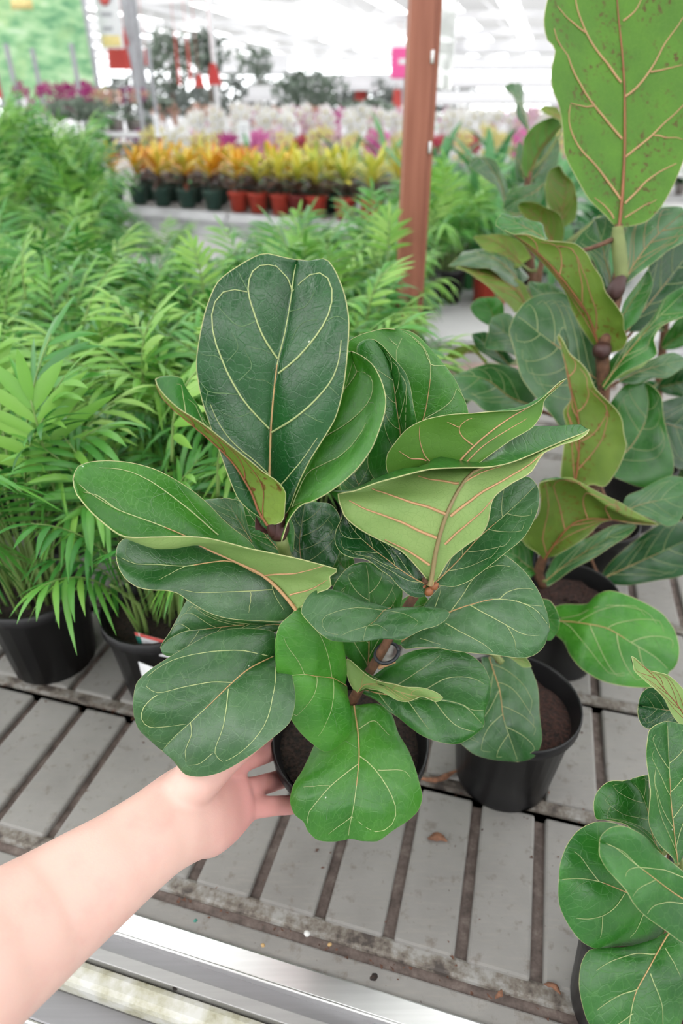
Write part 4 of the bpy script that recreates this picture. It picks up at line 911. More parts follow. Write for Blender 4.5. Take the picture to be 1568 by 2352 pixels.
leaf(fo, K9, [(960,830),(850,720),(700,730),(515,795)], [(940,800),(820,700),(700,770),(520,800)], [(980,800),(840,645),(680,660),(515,785)], [1.2,1.19,1.18],[1.2,1.18,1.18],[1.2,1.19,1.18], top='under_olive', under='under_olive', vt='vein_red', seed=86, **B)
leaf(fo, K5, [(850,560),(780,490),(700,440),(640,390)], [(840,580),(720,540),(660,470),(636,385)], [(870,540),(850,440),(740,390),(640,382)], [1.12,1.1,1.1],[1.1,1.1,1.1],[1.12,1.1,1.1], top='top_dusty', seed=87, **B)
stem(fo, [(1235,840,1.32),(1230,700,1.26),(1250,580,1.22),(1285,540,1.21)], [.009,.008,.006,.005], 'stem_brown')
stem(fo, [(1300,560,1.24),(1380,500,1.23)], [.005,.005], 'stem_green', 'branch')
auto_stalks(fo, [(1235,840,1.32),(1230,700,1.26),(1250,580,1.22),(1285,540,1.21)], hi=.4)
# --- shaded fig behind the tall one, at the right edge
fr = figpot('shaded dark fig behind the tall fig at the right edge of the picture', (.74,1.30), .078, .06, .145)
stem(fr, [(1500,1120,1.52),(1505,980,1.44),(1515,860,1.38),(1530,720,1.32),(1545,620,1.28)], [.010,.010,.009,.008,.006], 'stem_brown')
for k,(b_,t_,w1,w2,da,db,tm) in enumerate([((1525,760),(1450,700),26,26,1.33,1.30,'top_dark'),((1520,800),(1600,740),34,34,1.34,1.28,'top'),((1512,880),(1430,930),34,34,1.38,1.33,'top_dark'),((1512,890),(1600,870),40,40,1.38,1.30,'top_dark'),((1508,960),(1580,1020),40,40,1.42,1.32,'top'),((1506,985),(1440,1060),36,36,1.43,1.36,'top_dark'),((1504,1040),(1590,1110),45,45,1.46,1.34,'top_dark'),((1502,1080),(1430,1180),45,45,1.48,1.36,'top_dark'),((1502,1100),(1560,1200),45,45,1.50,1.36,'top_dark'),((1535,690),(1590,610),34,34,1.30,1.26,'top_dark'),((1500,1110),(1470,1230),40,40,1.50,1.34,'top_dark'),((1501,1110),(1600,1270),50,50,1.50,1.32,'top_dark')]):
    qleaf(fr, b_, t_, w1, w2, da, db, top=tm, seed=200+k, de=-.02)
# --- fig at the lower right corner
fv = figpot('dark green fig cut off by the lower right corner of the bench', (.282,.285), .072, .056, .14)
stem(fv, [(1520,2190,.57),(1535,2050,.56),(1548,1960,.555),(1562,1900,.55),(1582,1790,.553),(1594,1690,.556)], [.006,.006,.0055,.005,.0045,.004], 'stem_brown')
stem(fv, [(1545,2010,.545),(1556,1950,.54),(1575,1890,.535),(1590,1830,.53)], [.005,.005,.005,.005], 'wire', 'stake')
leaf(fv, K7, [(1530,1000),(1500,700),(1480,400),(1470,150)], [(1520,1000),(1430,900),(1380,780),(1362,640),(1366,550),(1370,430),(1346,280),(1352,200),(1400,165),(1475,148)], [(1550,990),(1620,850),(1700,600),(1690,300),(1600,180),(1475,148)], [.60,.61,.62],[.59,.60,.615],[.60,.61,.62], ds=.84, top='top', seed=91, nu=34, nv=12, vr=.9, label='tall leaf at the frame edge')
leaf(fv, K7, [(1440,945),(1385,860),(1360,710),(1315,580),(1250,500)], [(1420,930),(1240,790),(1100,745),(1045,730),(1035,650),(1060,580),(1130,510),(1250,495)], [(1450,900),(1425,760),(1385,600),(1362,475),(1250,495)], [.63,.64,.645],[.62,.635,.64],[.635,.645,.645], ds=.84, top='top', seed=92, nu=32, nv=12)
leaf(fv, K7, [(1450,1270),(1240,1178),(1150,1140),(1060,1107),(940,1090),(824,1095)], [(1460,1330),(1440,1410),(1390,1470),(1270,1505),(1150,1505),(1030,1490),(940,1440),(870,1350),(830,1260),(822,1180),(824,1098)], [(1440,1220),(1300,950),(1190,775),(1120,755),(1040,757),(940,810),(870,900),(832,1000),(823,1090)], [.62,.60,.59,.585],[.62,.60,.585,.585],[.62,.61,.595,.585], ds=.84, top='top', seed=93, nu=38, nv=15, bulge=.06, nlat=4, label='round dark leaf at the left of this plant',
  veins=[[(1060,1107),(1010,1040),(950,960),(915,930)],[(1210,1185),(1160,1260),(1080,1315),(1000,1330),(920,1325)],([(1080,1315),(1080,1380),(1070,1440)],.8),([(1330,1290),(1290,1390),(1250,1440)],.8),([(1300,1180),(1240,1080),(1200,950)],.8),([(990,1105),(940,1130),(890,1180)],.6)])
leaf(fv, K7, [(1710,1300),(1500,1170),(1300,1020),(1150,900),(1067,868)], [(1700,1500),(1568,1475),(1460,1400),(1350,1320),(1260,1230),(1200,1140),(1110,1030),(1070,950),(1066,875)], [(1720,1200),(1568,1062),(1430,920),(1330,840),(1220,780),(1130,790),(1080,830),(1066,865)], [.57,.555,.55],[.56,.54,.545],[.57,.56,.55], ds=.84, top='top', seed=94, nu=36, nv=13, bulge=.05, veins=[[(1568,1080),(1450,1040),(1300,1020),(1220,1040),(1215,1080)],[(1568,1240),(1460,1232),(1370,1262),(1350,1300)],([(1300,1020),(1200,920),(1110,890)],.8),([(1400,1100),(1300,1150),(1260,1200)],.7)])
leaf(fv, K7, [(1485,1415),(1400,1560),(1290,1760),(1245,1965),(1218,2140)], [(1500,1430),(1568,1500),(1650,1700),(1600,1900),(1450,2080),(1218,2142)], [(1465,1420),(1390,1480),(1250,1515),(1100,1510),(1010,1520),(960,1600),(945,1720),(960,1830),(1000,1960),(1100,2080),(1218,2142)], [.60,.58,.57,.565],[.60,.58,.57,.565],[.60,.59,.575,.565], ds=.84, top='top', seed=95, nu=38, nv=14, bulge=.06, vr=1.15, nlat=4, label='broad bottom leaf with cream midrib',
  veins=[[(1400,1550),(1280,1545),(1130,1590),(1050,1640)],[(1290,1755),(1190,1785),(1090,1850),(1050,1880)],[(1370,1660),(1400,1740),(1440,1850),(1440,1965)],[(1460,1510),(1510,1600),(1550,1680)],([(1270,1900),(1180,1960),(1120,2020)],.8)])
leaf(fv, K6, [(1630,1640),(1540,1500),(1450,1385),(1360,1285),(1257,1195)], [(1610,1660),(1520,1568),(1450,1450),(1350,1330),(1265,1278),(1257,1192)], [(1670,1600),(1568,1395),(1480,1310),(1400,1285),(1365,1282),(1300,1222),(1257,1190)], [.66,.655,.65],[.65,.64,.645],[.66,.655,.65], ds=.84, flip=True, under='under', vu='vein_red', seed=96, nu=28, nv=10)
qleaf(fv, (1592,1640), (1465,1620), 50, 50, .59, .60, top='top_dark', seed=97)

auto_stalks(fv, [(1520,2190,.57),(1535,2050,.56),(1548,1960,.555),(1562,1900,.55),(1582,1790,.553),(1594,1690,.556)])
# ------------------------------------------------------------------ parlour palms
M['palm'] = thin_leaf('palm_leaflet', [(.0,(.018,.10,.018)),(.3,(.04,.20,.03)),(.6,(.09,.30,.045)),(.85,(.20,.42,.065))], rough=.34, tf=.25)
M['palm_lime'] = thin_leaf('palm_young_leaflet', [(.0,(.11,.32,.045)),(.5,(.20,.43,.07)),(1,(.32,.52,.12))], rough=.42, tf=.35)
M['palm_stalk'] = plain('palm_stalk', (.17,.27,.07), .5)
def leaflet_pts(p0, dirv, up, ln, w_, droop):
    dirv = dirv/np.linalg.norm(dirv)
    side = np.cross(dirv, up); side /= np.linalg.norm(side)+1e-9
    vs, fs = [], []
    prof = [.30,.85,1.0,.86,.55,.03]
    for k, wf in enumerate(prof):
        s = k/(len(prof)-1)
        c = p0+dirv*ln*s+np.array([0,0,-1])*droop*ln*s*s
        n_ = np.cross(side, dirv)
        vs += [c-side*w_*wf+n_*w_*.25*wf, c, c+side*w_*wf+n_*w_*.25*wf]
    for k in range(len(prof)-1):
        a = 3*k
        fs += [(a,a+1,a+4,a+3),(a+1,a+2,a+5,a+4)]
    return vs, fs
def rachis(L_, pet, lean0, lean1, n=14):
    p = np.zeros(3); pts = []; tot = pet+L_
    for k in range(n+1):
        s = k/n; pts.append(p.copy())
        a = lean0+(lean1-lean0)*max(0,(s-.25)/.75)**1.3
        p = p+np.array([math.sin(a),0,math.cos(a)])*tot/n
    return np.array(pts)
def frond(seed, L_=.20, pet=.17, lean0=.12, lean1=1.1, np_=8, ll=.098, lw=.0056, droop=.25, parts=False):
    rg = random.Random(seed)
    R = rachis(L_, pet, lean0, lean1); tot = pet+L_
    mb = MB(); mb.tube(R, list(np.linspace(.0026,.0009,len(R))), 5, 1)
    leaves = []
    def at(s):
        a = s*(len(R)-1); i = min(int(a), len(R)-2); a -= i
        return R[i]*(1-a)+R[i+1]*a, R[i+1]-R[i]
    for k in range(np_):
        s = (pet+L_*(k+.3)/np_)/tot
        f = (k+.5)/np_
        for sd in (-1,1):
            p, t = at(min(.995, s+(.012 if sd > 0 else 0))); t = t/np.linalg.norm(t)
            al = math.radians(66-38*f+rg.uniform(-8,8))
            nrm = np.array([-t[2],0,t[0]])
            dv = t*math.cos(al)+np.array([0,sd,0])*math.sin(al)+nrm*(-rg.uniform(.05,.3))
            ln = ll*(.72+.5*math.sin(math.pi*min(1,f*.85+.15)))*rg.uniform(.88,1.1)
            leaves.append((p, dv, -nrm, ln, lw*rg.uniform(.85,1.15), droop*rg.uniform(.6,1.4)))
    p, t = at(.99)
    leaves.append((p, t, -np.array([-t[2],0,t[0]]), ll*.8, lw*.9, droop))
    if parts: return mb, leaves
    for l in leaves: mb.add(*leaflet_pts(*l), 0)
    return mb
FR = {}
for i in range(7):
    rg = random.Random(i)
    f_ = frond(i, L_=.17+.05*rg.random(), pet=.13+.06*rg.random(), lean0=.08+.1*i/6, lean1=.75+.16*i, np_=rg.choice([9,10,11]), droop=.25+.09*i)
    FR['d',i] = f_.mesh('palm_frond', [M['palm'], M['palm_stalk']])
    FR['l',i] = f_.mesh('palm_frond_young', [M['palm_lime'], M['palm_stalk']])
def pot_mesh(rim, base, h, material, soil):
    mb = MB()
    mb.lathe([(.001,0),(base,0),(rim-.006,h-.02),(rim,h-.018),(rim,h),(rim-.004,h),(rim-.01,h-.024)], 22)
    sb = MB(); sb.lathe([(.001,h-.02),(rim*.5,h-.018),(rim-.008,h-.024)], 18)
    return mb.mesh('pot', M[material]), sb.mesh('soil', M[soil])
PPOT = pot_mesh(.08,.062,.145,'black_pot','soil')
def palm(xy, label, group=None, k=1.0, seed=0, nf=17, lime=.25, tall=1.0, z=BZ, potm=PPOT, stand=None):
    rg = random.Random(seed*13+5)
    r = thing('parlour_palm', label, 'palm', (xy[0],xy[1],z), rg.uniform(0,6.3), group)
    inst('pot', potm[0], r); inst('soil', potm[1], r)
    for j in range(nf):
        az = 2*math.pi*(j*.382+rg.uniform(-.06,.06)); q = j/nf
        rr = .006+.045*q
        i = min(6, int(q*6+rg.random()))
        lm = rg.random() < (lime*1.8 if q < .4 else lime*.6)
        sc = k*rg.uniform(.85,1.12)*(1.12-.2*q)
        o = inst('frond', FR['l' if lm else 'd', i], r, (rr*math.cos(az), rr*math.sin(az), .12), (rg.uniform(-.08,.08), rg.uniform(-.05,.12), az), (sc, sc, sc*tall))
    return r
def add_young_frond(root, base, yaw, lean0, lean1, seed, L_=.2, pet=.1, ll=.12, lw=.0095, np_=6):
    """frond whose leaflets are large enough in view to be told apart"""
    mb, lv = frond(seed, L_, pet, lean0, lean1, np_, ll, ll*.085, .2, True)
    me = mb.mesh('frond', [M['palm_lime'], M['palm_stalk']])
    o = inst('frond', me, root); 
    o.location = Vector(base)-root.location; o.rotation_euler = (0,0,yaw)
    for l in lv:
        m2 = MB(); m2.add(*leaflet_pts(*l)); m2.build('leaflet', M['palm_lime'], o)
    return o
# stems visible above the two front pots
def stems(root, n, seed, h=.2):
    rg = random.Random(seed)
    for j in range(n):
        a = rg.uniform(0,6.3); r0 = rg.uniform(.005,.04); b = a+rg.uniform(-.6,.6); r1 = r0+rg.uniform(.0,.05)
        mb = MB(); mb.tube(cr([(r0*math.cos(a),r0*math.sin(a),.115),(r0*1.1*math.cos(a),r0*1.1*math.sin(a),.115+h*.5),(r1*math.cos(b),r1*math.sin(b),.115+h*rg.uniform(.8,1.2))],5), [.0032,.0028,.0025,.0022,.002], 6)
        mb.build('cane', M['palm_stalk'], root)
pa = palm((-.458,.765), 'parlour palm in the black pot at the left edge, front row', k=.86, seed=1, nf=26, lime=.3); pa.rotation_euler.z = .4
stems(pa, 16, 2)
pb = palm((-.262,.715), 'parlour palm in black pot with white label card', k=.68, seed=2, nf=20, lime=.12); pb.rotation_euler.z = 1.1
stems(pb, 12, 3, .13)
for (x,y,d,yaw,l0,l1,sd,L_,ll,ro) in ((130,1140,.86,2.0,-.05,.15,3,.105,.098,pa),(40,1010,.95,2.6,.1,.9,4,.10,.085,pa),(60,690,1.25,.4,.1,.5,5,.08,.065,pa),(395,1060,.84,.2,.15,.9,6,.10,.085,pb),(500,1140,.82,.1,.1,1.0,7,.09,.08,pb),(190,745,1.2,.3,.5,1.0,8,.10,.055,pa),(330,900,1.0,.2,.1,.8,9,.10,.085,pb),(890,610,1.5,1.6,-.1,.3,10,.07,.06,pb),(470,690,1.4,2.2,.1,.6,11,.08,.06,pb),(840,740,1.3,.3,.2,1.1,12,.09,.07,pb)):
    ro_m = ro.matrix_basis.copy(); ro.rotation_euler.z = 0
    add_young_frond(ro, P(x,y,d), yaw, l0, l1, sd, L_, .03, ll)
n_p = 0
for row, g in enumerate([.92,1.07,1.22,1.38,1.55,1.72,1.9,2.08,2.26]):
    for col in range(13):
        e = -1.46+.160*col+(.08 if row%2 else 0)
        if e > .33-.05*row: continue
        p = BW(e,g)
        if p[0] > .14 and row < 1: continue
        if p[0] > (.17 if p[1] > 1.6 else .06) or p[0] < -.42-.52*p[1]: continue
        if g > 1.85 and -1.02 < p[0] < -.22: continue
        if g > 1.7 and -.95 < p[0] < -.40: continue
        palm((p[0]+rnd.uniform(-.02,.02), p[1]+rnd.uniform(-.02,.02)), 'bushy green parlour palm in the dense palm bed behind the front pots', 'parlour palms massed on the bench', k=rnd.uniform(.70,.86), seed=20+n_p, nf=27, lime=.30 if row < 3 else .16)
        n_p += 1
# second bench beyond, with a looser row of palms and taller ones at the left
far = thing('far_bench', 'pale grey bench carrying crotons behind the palms', 'bench', (-.6,5,0))
def farp(name, lo, hi, material):
    mb = MB(); mb.box(lo, hi); o = mb.build(name, M[material], far, (-.6,5,0), False); return o
M['pale'] = plain('pale_bench_top', (.40,.40,.40), .7, scale=3, var=.1)
M['pale_lip'] = plain('grey_tray_lip', (.56,.56,.58), .5, scale=6, var=.12)
for k in range(6): farp('panel', (-5.4,2.42+.87*k,BZ-.04), (1.9,3.27+.87*k,BZ-.004), 'pale')
farp('frame', (-5.42,2.40,BZ-.10), (1.92,7.66,BZ-.04), 'pale_lip')
for x in (-5,-2.4,.2,1.7):
    for y in (2.55,4.8,7.4): farp('leg', (x-.03,y-.03,0), (x+.03,y+.03,BZ-.10), 'pale_lip')
for j,(x,y,k,t) in enumerate([(-1.08, 2.95, 0.95, 1.1), (-1.38, 2.9, 1.0, 1.2), (-1.68, 2.95, 1.05, 1.3), (-1.18, 3.25, 1.05, 1.25), (-1.48, 3.3, 1.1, 1.35), (-1.83, 3.3, 1.15, 1.35), (-1.33, 3.6, 1.1, 1.35), (-1.68, 3.7, 1.15, 1.4), (-2.08, 3.65, 1.2, 1.4), (-1.53, 4.1, 1.1, 1.35), (-1.93, 4.15, 1.2, 1.4), (-2.38, 4.1, 1.2, 1.4), (-1.73, 4.6, 1.1, 1.25), (-2.18, 4.7, 1.2, 1.35), (-2.58, 4.7, 1.2, 1.4), (-1.98, 5.2, 1.1, 1.2), (-2.48, 5.3, 1.2, 1.3), (-0.95, 2.9, 0.7, 1.0), (-0.75, 2.95, 0.6, 0.9), (-1.0, 2.55, 0.85, 1.0), (-1.3, 2.5, 0.95, 1.1)]):
    palm((x,y), 'tall feathery palm in the mass at the left, beyond the near bench', 'taller palms at the left', k=k, seed=90+j, nf=20, lime=.16, tall=t, z=BZ-.004)
for j,(x,y,k) in enumerate([(.34,2.85,.9),(.47,3.0,.95),(.30,3.15,.9),(.60,3.3,.95),(.45,3.35,1.0)]):
    palm((x,y), 'small bright palm on the bench just right of the brown post', 'small palms near the post', k=k, seed=130+j, nf=16, lime=.25, z=BZ-.004)
# ------------------------------------------------------------------ label card, debris
M['white_card'] = plain('white_card', (.72,.73,.75), .5, var=.04)
M['red_print'] = plain('red_print', (.62,.10,.09), .5, var=.05)
M['green_print'] = plain('green_print', (.02,.17,.13), .5, var=.05)
M['grey_print'] = plain('grey_print', (.38,.38,.42), .6, var=.05)
def card(label, corners, thick=.0008):
    a, b, c, d = [np.array(P(*q)) for q in corners]       # tl, tr, br, bl
    r = thing('plant_label', label, 'label', tuple((c+d)/2))
    o = np.array(r.location); nn = np.cross(b-a, d-a); nn /= np.linalg.norm(nn)
    if nn@np.array([0,0,CZ]) - nn@a < 0: nn = -nn
    def quad(name, u0,u1,v0,v1,m,h):
        f = lambda u,v: a*(1-u)*(1-v)+b*u*(1-v)+c*u*v+d*(1-u)*v
        q = [f(u0,v0),f(u1,v0),f(u1,v1),f(u0,v1)]
        mb = MB(); mb.add([p+nn*h for p in q]+[p-nn*thick for p in q], [(0,1,2,3),(7,6,5,4),(0,4,5,1),(1,5,6,2),(2,6,7,3),(3,7,4,0)])
        return mb.build(name, M[m], r, o, False)
    quad('card',0,1,0,1,'white_card',0)
    return r, quad
r, quad = card('white plant card with red top and green side inside the palm pot', [(309,1452,.872),(402,1478,.862),(398,1512,.875),(325,1500,.888)])
quad('red_band',.12,1,0,.16,'red_print',.0004); quad('corner',0,.09,0,.14,'red_print',.0005); quad('green_band',0,.12,.16,1,'green_print',.0004)
for k in range(3): quad('printed_line',.22+.03*k,.62-.04*k,.36+.13*k,.40+.13*k,'grey_print',.0005)
r, quad = card('white sticker on the front of the palm pot under the card', [(317,1520,.882),(380,1545,.868),(372,1585,.878),(328,1560,.893)])
for k in range(2): quad('printed_line',.3,.8,.25+.2*k,.3+.2*k,'grey_print',.0005)
M['dry_leaf'] = plain('dry_brown_leaf', (.22,.10,.055), .8, var=.4, scale=120)
M['bark'] = plain('bark_chip', (.10,.045,.028), .9, var=.4, scale=150)
M['perlite'] = plain('perlite', (.62,.62,.60), .9)
def chip(name, label, cat, x, y, ln, w_, ang, m, thick=.0025, z=.0012, group=None):
    p = PZ(x,y,BZ+z); mb = MB(); rg = random.Random(int(x*7+y))
    pts = []
    for k in range(9):
        s = k/8; pts.append((ln*(s-.5), .1*ln*math.sin(5*s+x), thick*.6*math.sin(3*s)))
    mb.tube(pts, [max(.0004, w_*math.sin(math.pi*(.06+.88*k/8))*rg.uniform(.8,1.15)) for k in range(9)], 7)
    mb.v = [(a,b,c*min(1,thick/w_)+thick*.4) for a,b,c in mb.v]
    o = mb.build(name, M[m]); o.location = p; o.rotation_euler.z = ang
    return tag(o, label, cat, group)
chip('dry_leaf','curled dry brown leaf lying on the bench in front of pots','leaf',1004,1928,.023,.0050,-.2,'dry_leaf',.003)
chip('dry_twig','brown dry leaf stalk lying against the right pot','twig',1008,1786,.062,.0042,.12,'dry_leaf',.005)
chip('bark_chip','reddish bark chip in front gutter right of centre','chip',1145,2285,.011,.0026,.9,'dry_leaf',group=None)
chip('bark_chip','reddish bark chip near the corner fig pot','chip',1268,2270,.017,.003,-.6,'dry_leaf')
chip('perlite','white perlite crumb in the front gutter','crumb',705,2148,.006,.003,0,'perlite',.004)
chip('ochre_crumb','ochre crumb on the pale edge strip','crumb',604,2174,.004,.002,0,'vein_brown',.003)
chip('ochre_crumb','ochre crumb beside dark grime of the gutter','crumb',757,2172,.004,.002,0,'vein_brown',.003)
chip('dark_pebble','dark soil lump on the pale edge strip','crumb',858,2248,.0075,.0038,0,'soil',.004)
chip('green_speck','tiny green speck on the pale edge strip','crumb',449,2116,.004,.0018,0,'green_print',.002)
chip('soil_lump','dark soil lump stuck on the white lower rail','crumb',404,2271,.006,.003,0,'soil',.004,z=-.016)
rg = random.Random(77); mb = MB()
for k in range(420):
    t = rg.random()
    if t < .6:
        g = rg.choice([.326,.540,.741])+rg.gauss(0,.006); e = rg.uniform(-.7,.45)
    else:
        g = rg.uniform(.31,.9); e = rg.uniform(-.7,.45)
    s = rg.uniform(.0006,.0022); c = BW(e,g,.0002 if t >= .6 else -.006); q = [c+np.array([rg.uniform(-1,1)*s*1.4,rg.uniform(-1,1)*s*1.4,rg.uniform(.1,1)*s]) for _ in range(5)]
    mb.add(q+[c],[(0,1,2),(0,2,3),(0,3,4),(5,1,0),(1,2,3),(2,3,4)])
tag(mb.build('soil_crumbs', M['bark'], None, (0,0,0), False), 'fine dark soil crumbs scattered over the bench', 'soil', kind='stuff')

# ------------------------------------------------------------------ brown post with plastic sleeve
M['wood'] = plain('red_brown_wood', (.30,.105,.062), .65, scale=5, var=.12)
nt = M['wood'].node_tree
def wood():
    m, nt, b = mat('painted_wood_post')
    tc = N(nt,'ShaderNodeTexCoord'); mp = N(nt,'ShaderNodeMapping'); L(nt, tc.outputs['Object'], mp.inputs[0]); mp.inputs['Scale'].default_value = (60,60,3)
    nz = noise(nt, mp.outputs[0], 1, 4, .6)
    L(nt, ramp(nt, nz, [(.3,(.26,.088,.052)),(.7,(.36,.135,.085))]), b.inputs['Base Color']); b.inputs['Roughness'].default_value = .6
    return m
M['wood'] = wood()
pc = PZ(936,760,BZ); 
pb_ = P(938,700,1.62)
post = thing('wooden_post', 'red-brown wooden post rising from the bench behind the held plant', 'post', (pb_[0],pb_[1],BZ), .12)
mb = MB(); mb.box((-.031,-.02,-.05),(.019,.02,3.0)); o = mb.build('front_board', M['wood'], post, (0,0,0), False)
bv = o.modifiers.new('b','BEVEL'); bv.width = .003; bv.segments = 2
mb = MB(); mb.box((.019,-.012,-.05),(.033,.06,3.0)); o = mb.build('side_board', M['wood'], post, (0,0,0), False)
M['staple'] = plain('staple_metal', (.8,.8,.8), .3)
for (x,y) in ((972,148),(993,328)):
    q = P(x,y,1.6)-np.array(post.location); mb = MB(); mb.obox((0,0,0),(.003,0,0),(0,.004,0),(0,0,.011)); o = mb.build('staple', M['staple'], post); o.location = (min(.017,max(-.028,q[0])) if x < 980 else .025,-.021 if x < 980 else -.014,q[2])
def clear_sleeve():
    m, nt, b = mat('clear_plastic'); out = nt.nodes['Material Output']
    t = N(nt,'ShaderNodeBsdfTransparent'); g = N(nt,'ShaderNodeBsdfGlossy'); g.inputs['Roughness'].default_value = .12
    d = N(nt,'ShaderNodeBsdfTranslucent'); d.inputs[0].default_value = (.9,.9,.92,1)
    m1 = N(nt,'ShaderNodeMixShader'); m1.inputs[0].default_value = .55; L(nt,t.outputs[0],m1.inputs[1]); L(nt,d.outputs[0],m1.inputs[2])
    m2 = N(nt,'ShaderNodeMixShader'); m2.inputs[0].default_value = .12; L(nt,m1.outputs[0],m2.inputs[1]); L(nt,g.outputs[0],m2.inputs[2]); L(nt,m2.outputs[0],out.inputs[0])
    return m
M['sleeve'] = clear_sleeve()
sl = thing('sign_sleeve', 'clear plastic sign sleeve hanging on the right side of the post', 'sign holder', tuple(P(1012,205,1.52)))
o0 = np.array(sl.location)
a, b, c, d = P(982,-60,1.50), P(1052,-60,1.54), P(1036,205,1.54), P(976,198,1.50)
for nm, hh in (('front_sheet',0),('back_sheet',.004)):
    mb = MB(); nn = np.array([0,1,0])*hh
    gridp = []
    for i in range(9):
        for j in range(7):
            u, v = j/6, i/8
            p = a*(1-u)*(1-v)+b*u*(1-v)+c*u*v+d*(1-u)*v
            gridp.append(p+nn+np.array([0,1,0])*.004*math.sin(7*u+3*v)*v)
    mb.add(gridp, [(i*7+j,i*7+j+1,(i+1)*7+j+1,(i+1)*7+j) for i in range(8) for j in range(6)])
    mb.build(nm, M['sleeve'], sl, o0)
mb = MB(); mb.tube(cr([a,a*.5+d*.5,d,c*.5+d*.5,c,b*.5+c*.5,b],30), .0016, 6); mb.build('welded_edge', M['white_card'], sl, o0)

# ------------------------------------------------------------------ crotons on the far bench
M['croton'] = thin_leaf('croton_leaf', [(.0,(.28,.03,.012)),(.15,(.60,.15,.015)),(.32,(.66,.30,.02)),(.5,(.66,.44,.04)),(.68,(.62,.50,.07)),(.85,(.28,.33,.04))], rough=.4, tf=.25)
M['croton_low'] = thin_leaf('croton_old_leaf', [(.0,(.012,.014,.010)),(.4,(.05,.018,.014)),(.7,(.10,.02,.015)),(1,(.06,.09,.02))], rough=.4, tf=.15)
M['croton_green'] = thin_leaf('croton_yellow_green_leaf', [(.0,(.10,.20,.03)),(.4,(.35,.42,.05)),(.75,(.72,.62,.08)),(1,(.22,.30,.05))], rough=.4, tf=.25)
M['green_pot'] = plain('dark_green_pot', (.035,.085,.065), .5)
M['red_pot'] = plain('red_pot', (.50,.055,.03), .45)
M['dark_red_pot'] = plain('dark_red_pot', (.20,.02,.018), .45)
def strap(ln, w_, curl, fold=.2, n=7):
    mb = MB(); vs, fs = [], []
    p = np.zeros(3); a = .0
    for k in range(n):
        s = k/(n-1); wf = w_*math.sin(math.pi*(.10+.88*s))**.7
        vs += [p+np.array([fold*wf*math.cos(a),-wf,fold*wf*math.sin(a)*-1]), p.copy(), p+np.array([fold*wf*math.cos(a),wf,-fold*wf*math.sin(a)])]
        a += curl/(n-1); p = p+np.array([math.sin(a),0,math.cos(a)])*ln/(n-1)
    for k in range(n-1):
        q = 3*k; fs += [(q,q+1,q+4,q+3),(q+1,q+2,q+5,q+4)]
    mb.add(vs, fs); return mb
CRL = {m:[strap(.26,.026,c).mesh('leaf', M[m]) for c in (.3,.7,1.1)] for m in ('croton','croton_low','croton_green')}
CPOTS = {m:pot_mesh(.095,.068,.17,m,'soil') for m in ('green_pot','red_pot','dark_red_pot')}
def croton(xy, z, potm, label, group, seed, joined, palette, k=1.0):
    rg = random.Random(seed)
    r = thing('croton', label, 'plant', (xy[0],xy[1],z), rg.uniform(0,6.3), group); r.scale = (.74,.74,.70)
    pm = CPOTS[potm]; inst('pot', pm[0], r); inst('soil', pm[1], r)
    mb = MB(); mb.tube([(0,0,.14),(.004,0,.26),(0,.003,.37)],[.007,.006,.004],6); mb.build('stem', M['stem_brown'], r)
    top = MB()
    for j in range(26):
        q = j/25; az = j*2.4+rg.uniform(-.3,.3); zz = .20+.20*q*k
        tilt = 1.25-1.0*q+rg.uniform(-.15,.15); sc = (1.0-.25*abs(q-.4))*rg.uniform(.85,1.15)*k
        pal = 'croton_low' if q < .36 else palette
        if joined:
            me = CRL[pal][j%3]
            mt = Matrix.Translation((0,0,zz))@Matrix.Rotation(az,4,'Z')@Matrix.Rotation(tilt,4,'Y')@Matrix.Scale(sc,4)
            top.add([tuple(mt@v.co) for v in me.vertices],[tuple(p.vertices) for p in me.polygons],0 if pal == 'croton_low' else 1)
        else: inst('leaf', CRL[pal][j%3], r, (0,0,zz), (0,tilt,az), sc)
    if joined: top.build('foliage', [M['croton_low'],M[palette]], r)
    return r
ZB = BZ-.004
xs = [(268,'green_pot'),(322,'green_pot'),(375,'green_pot'),(432,'green_pot'),(492,'green_pot'),(550,'red_pot'),(594,'red_pot'),(645,'red_pot'),(688,'dark_red_pot'),(728,'red_pot'),(792,'red_pot'),(850,'red_pot')]
crow = []
for i,(x,pm) in enumerate(xs):
    y = 478+(x-268)*.073
    p = PZ(x, y-14, ZB+.14)
    crow.append(p)
    nm = {'green_pot':'dark green','red_pot':'red','dark_red_pot':'dark red'}[pm]
    cp = 'orange and yellow' if i < 6 else 'yellow and green'
    ordn = ['first','second','third','fourth','fifth','sixth','seventh','eighth','ninth','tenth','eleventh','twelfth'][i]
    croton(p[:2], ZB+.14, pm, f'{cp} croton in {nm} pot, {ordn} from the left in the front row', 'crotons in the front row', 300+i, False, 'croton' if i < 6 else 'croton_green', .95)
dirn = crow[-1]-crow[0]; dirn /= np.linalg.norm(dirn); bk = np.array([-dirn[1], dirn[0], 0])
for rw in (1,2):
    for i in range(len(crow)):
        p = crow[i]+bk*.24*rw+dirn*.1*(rw%2)
        pal = 'croton' if i+rw < 8 else 'croton_green'
        croton(p[:2], ZB+.14, 'green_pot', 'orange and yellow croton in the rows behind the front row' if pal == 'croton' else 'yellow green croton in the rows behind the front row', 'crotons behind orange' if pal == 'croton' else 'crotons behind yellow', 330+rw*20+i, True, pal, .95)
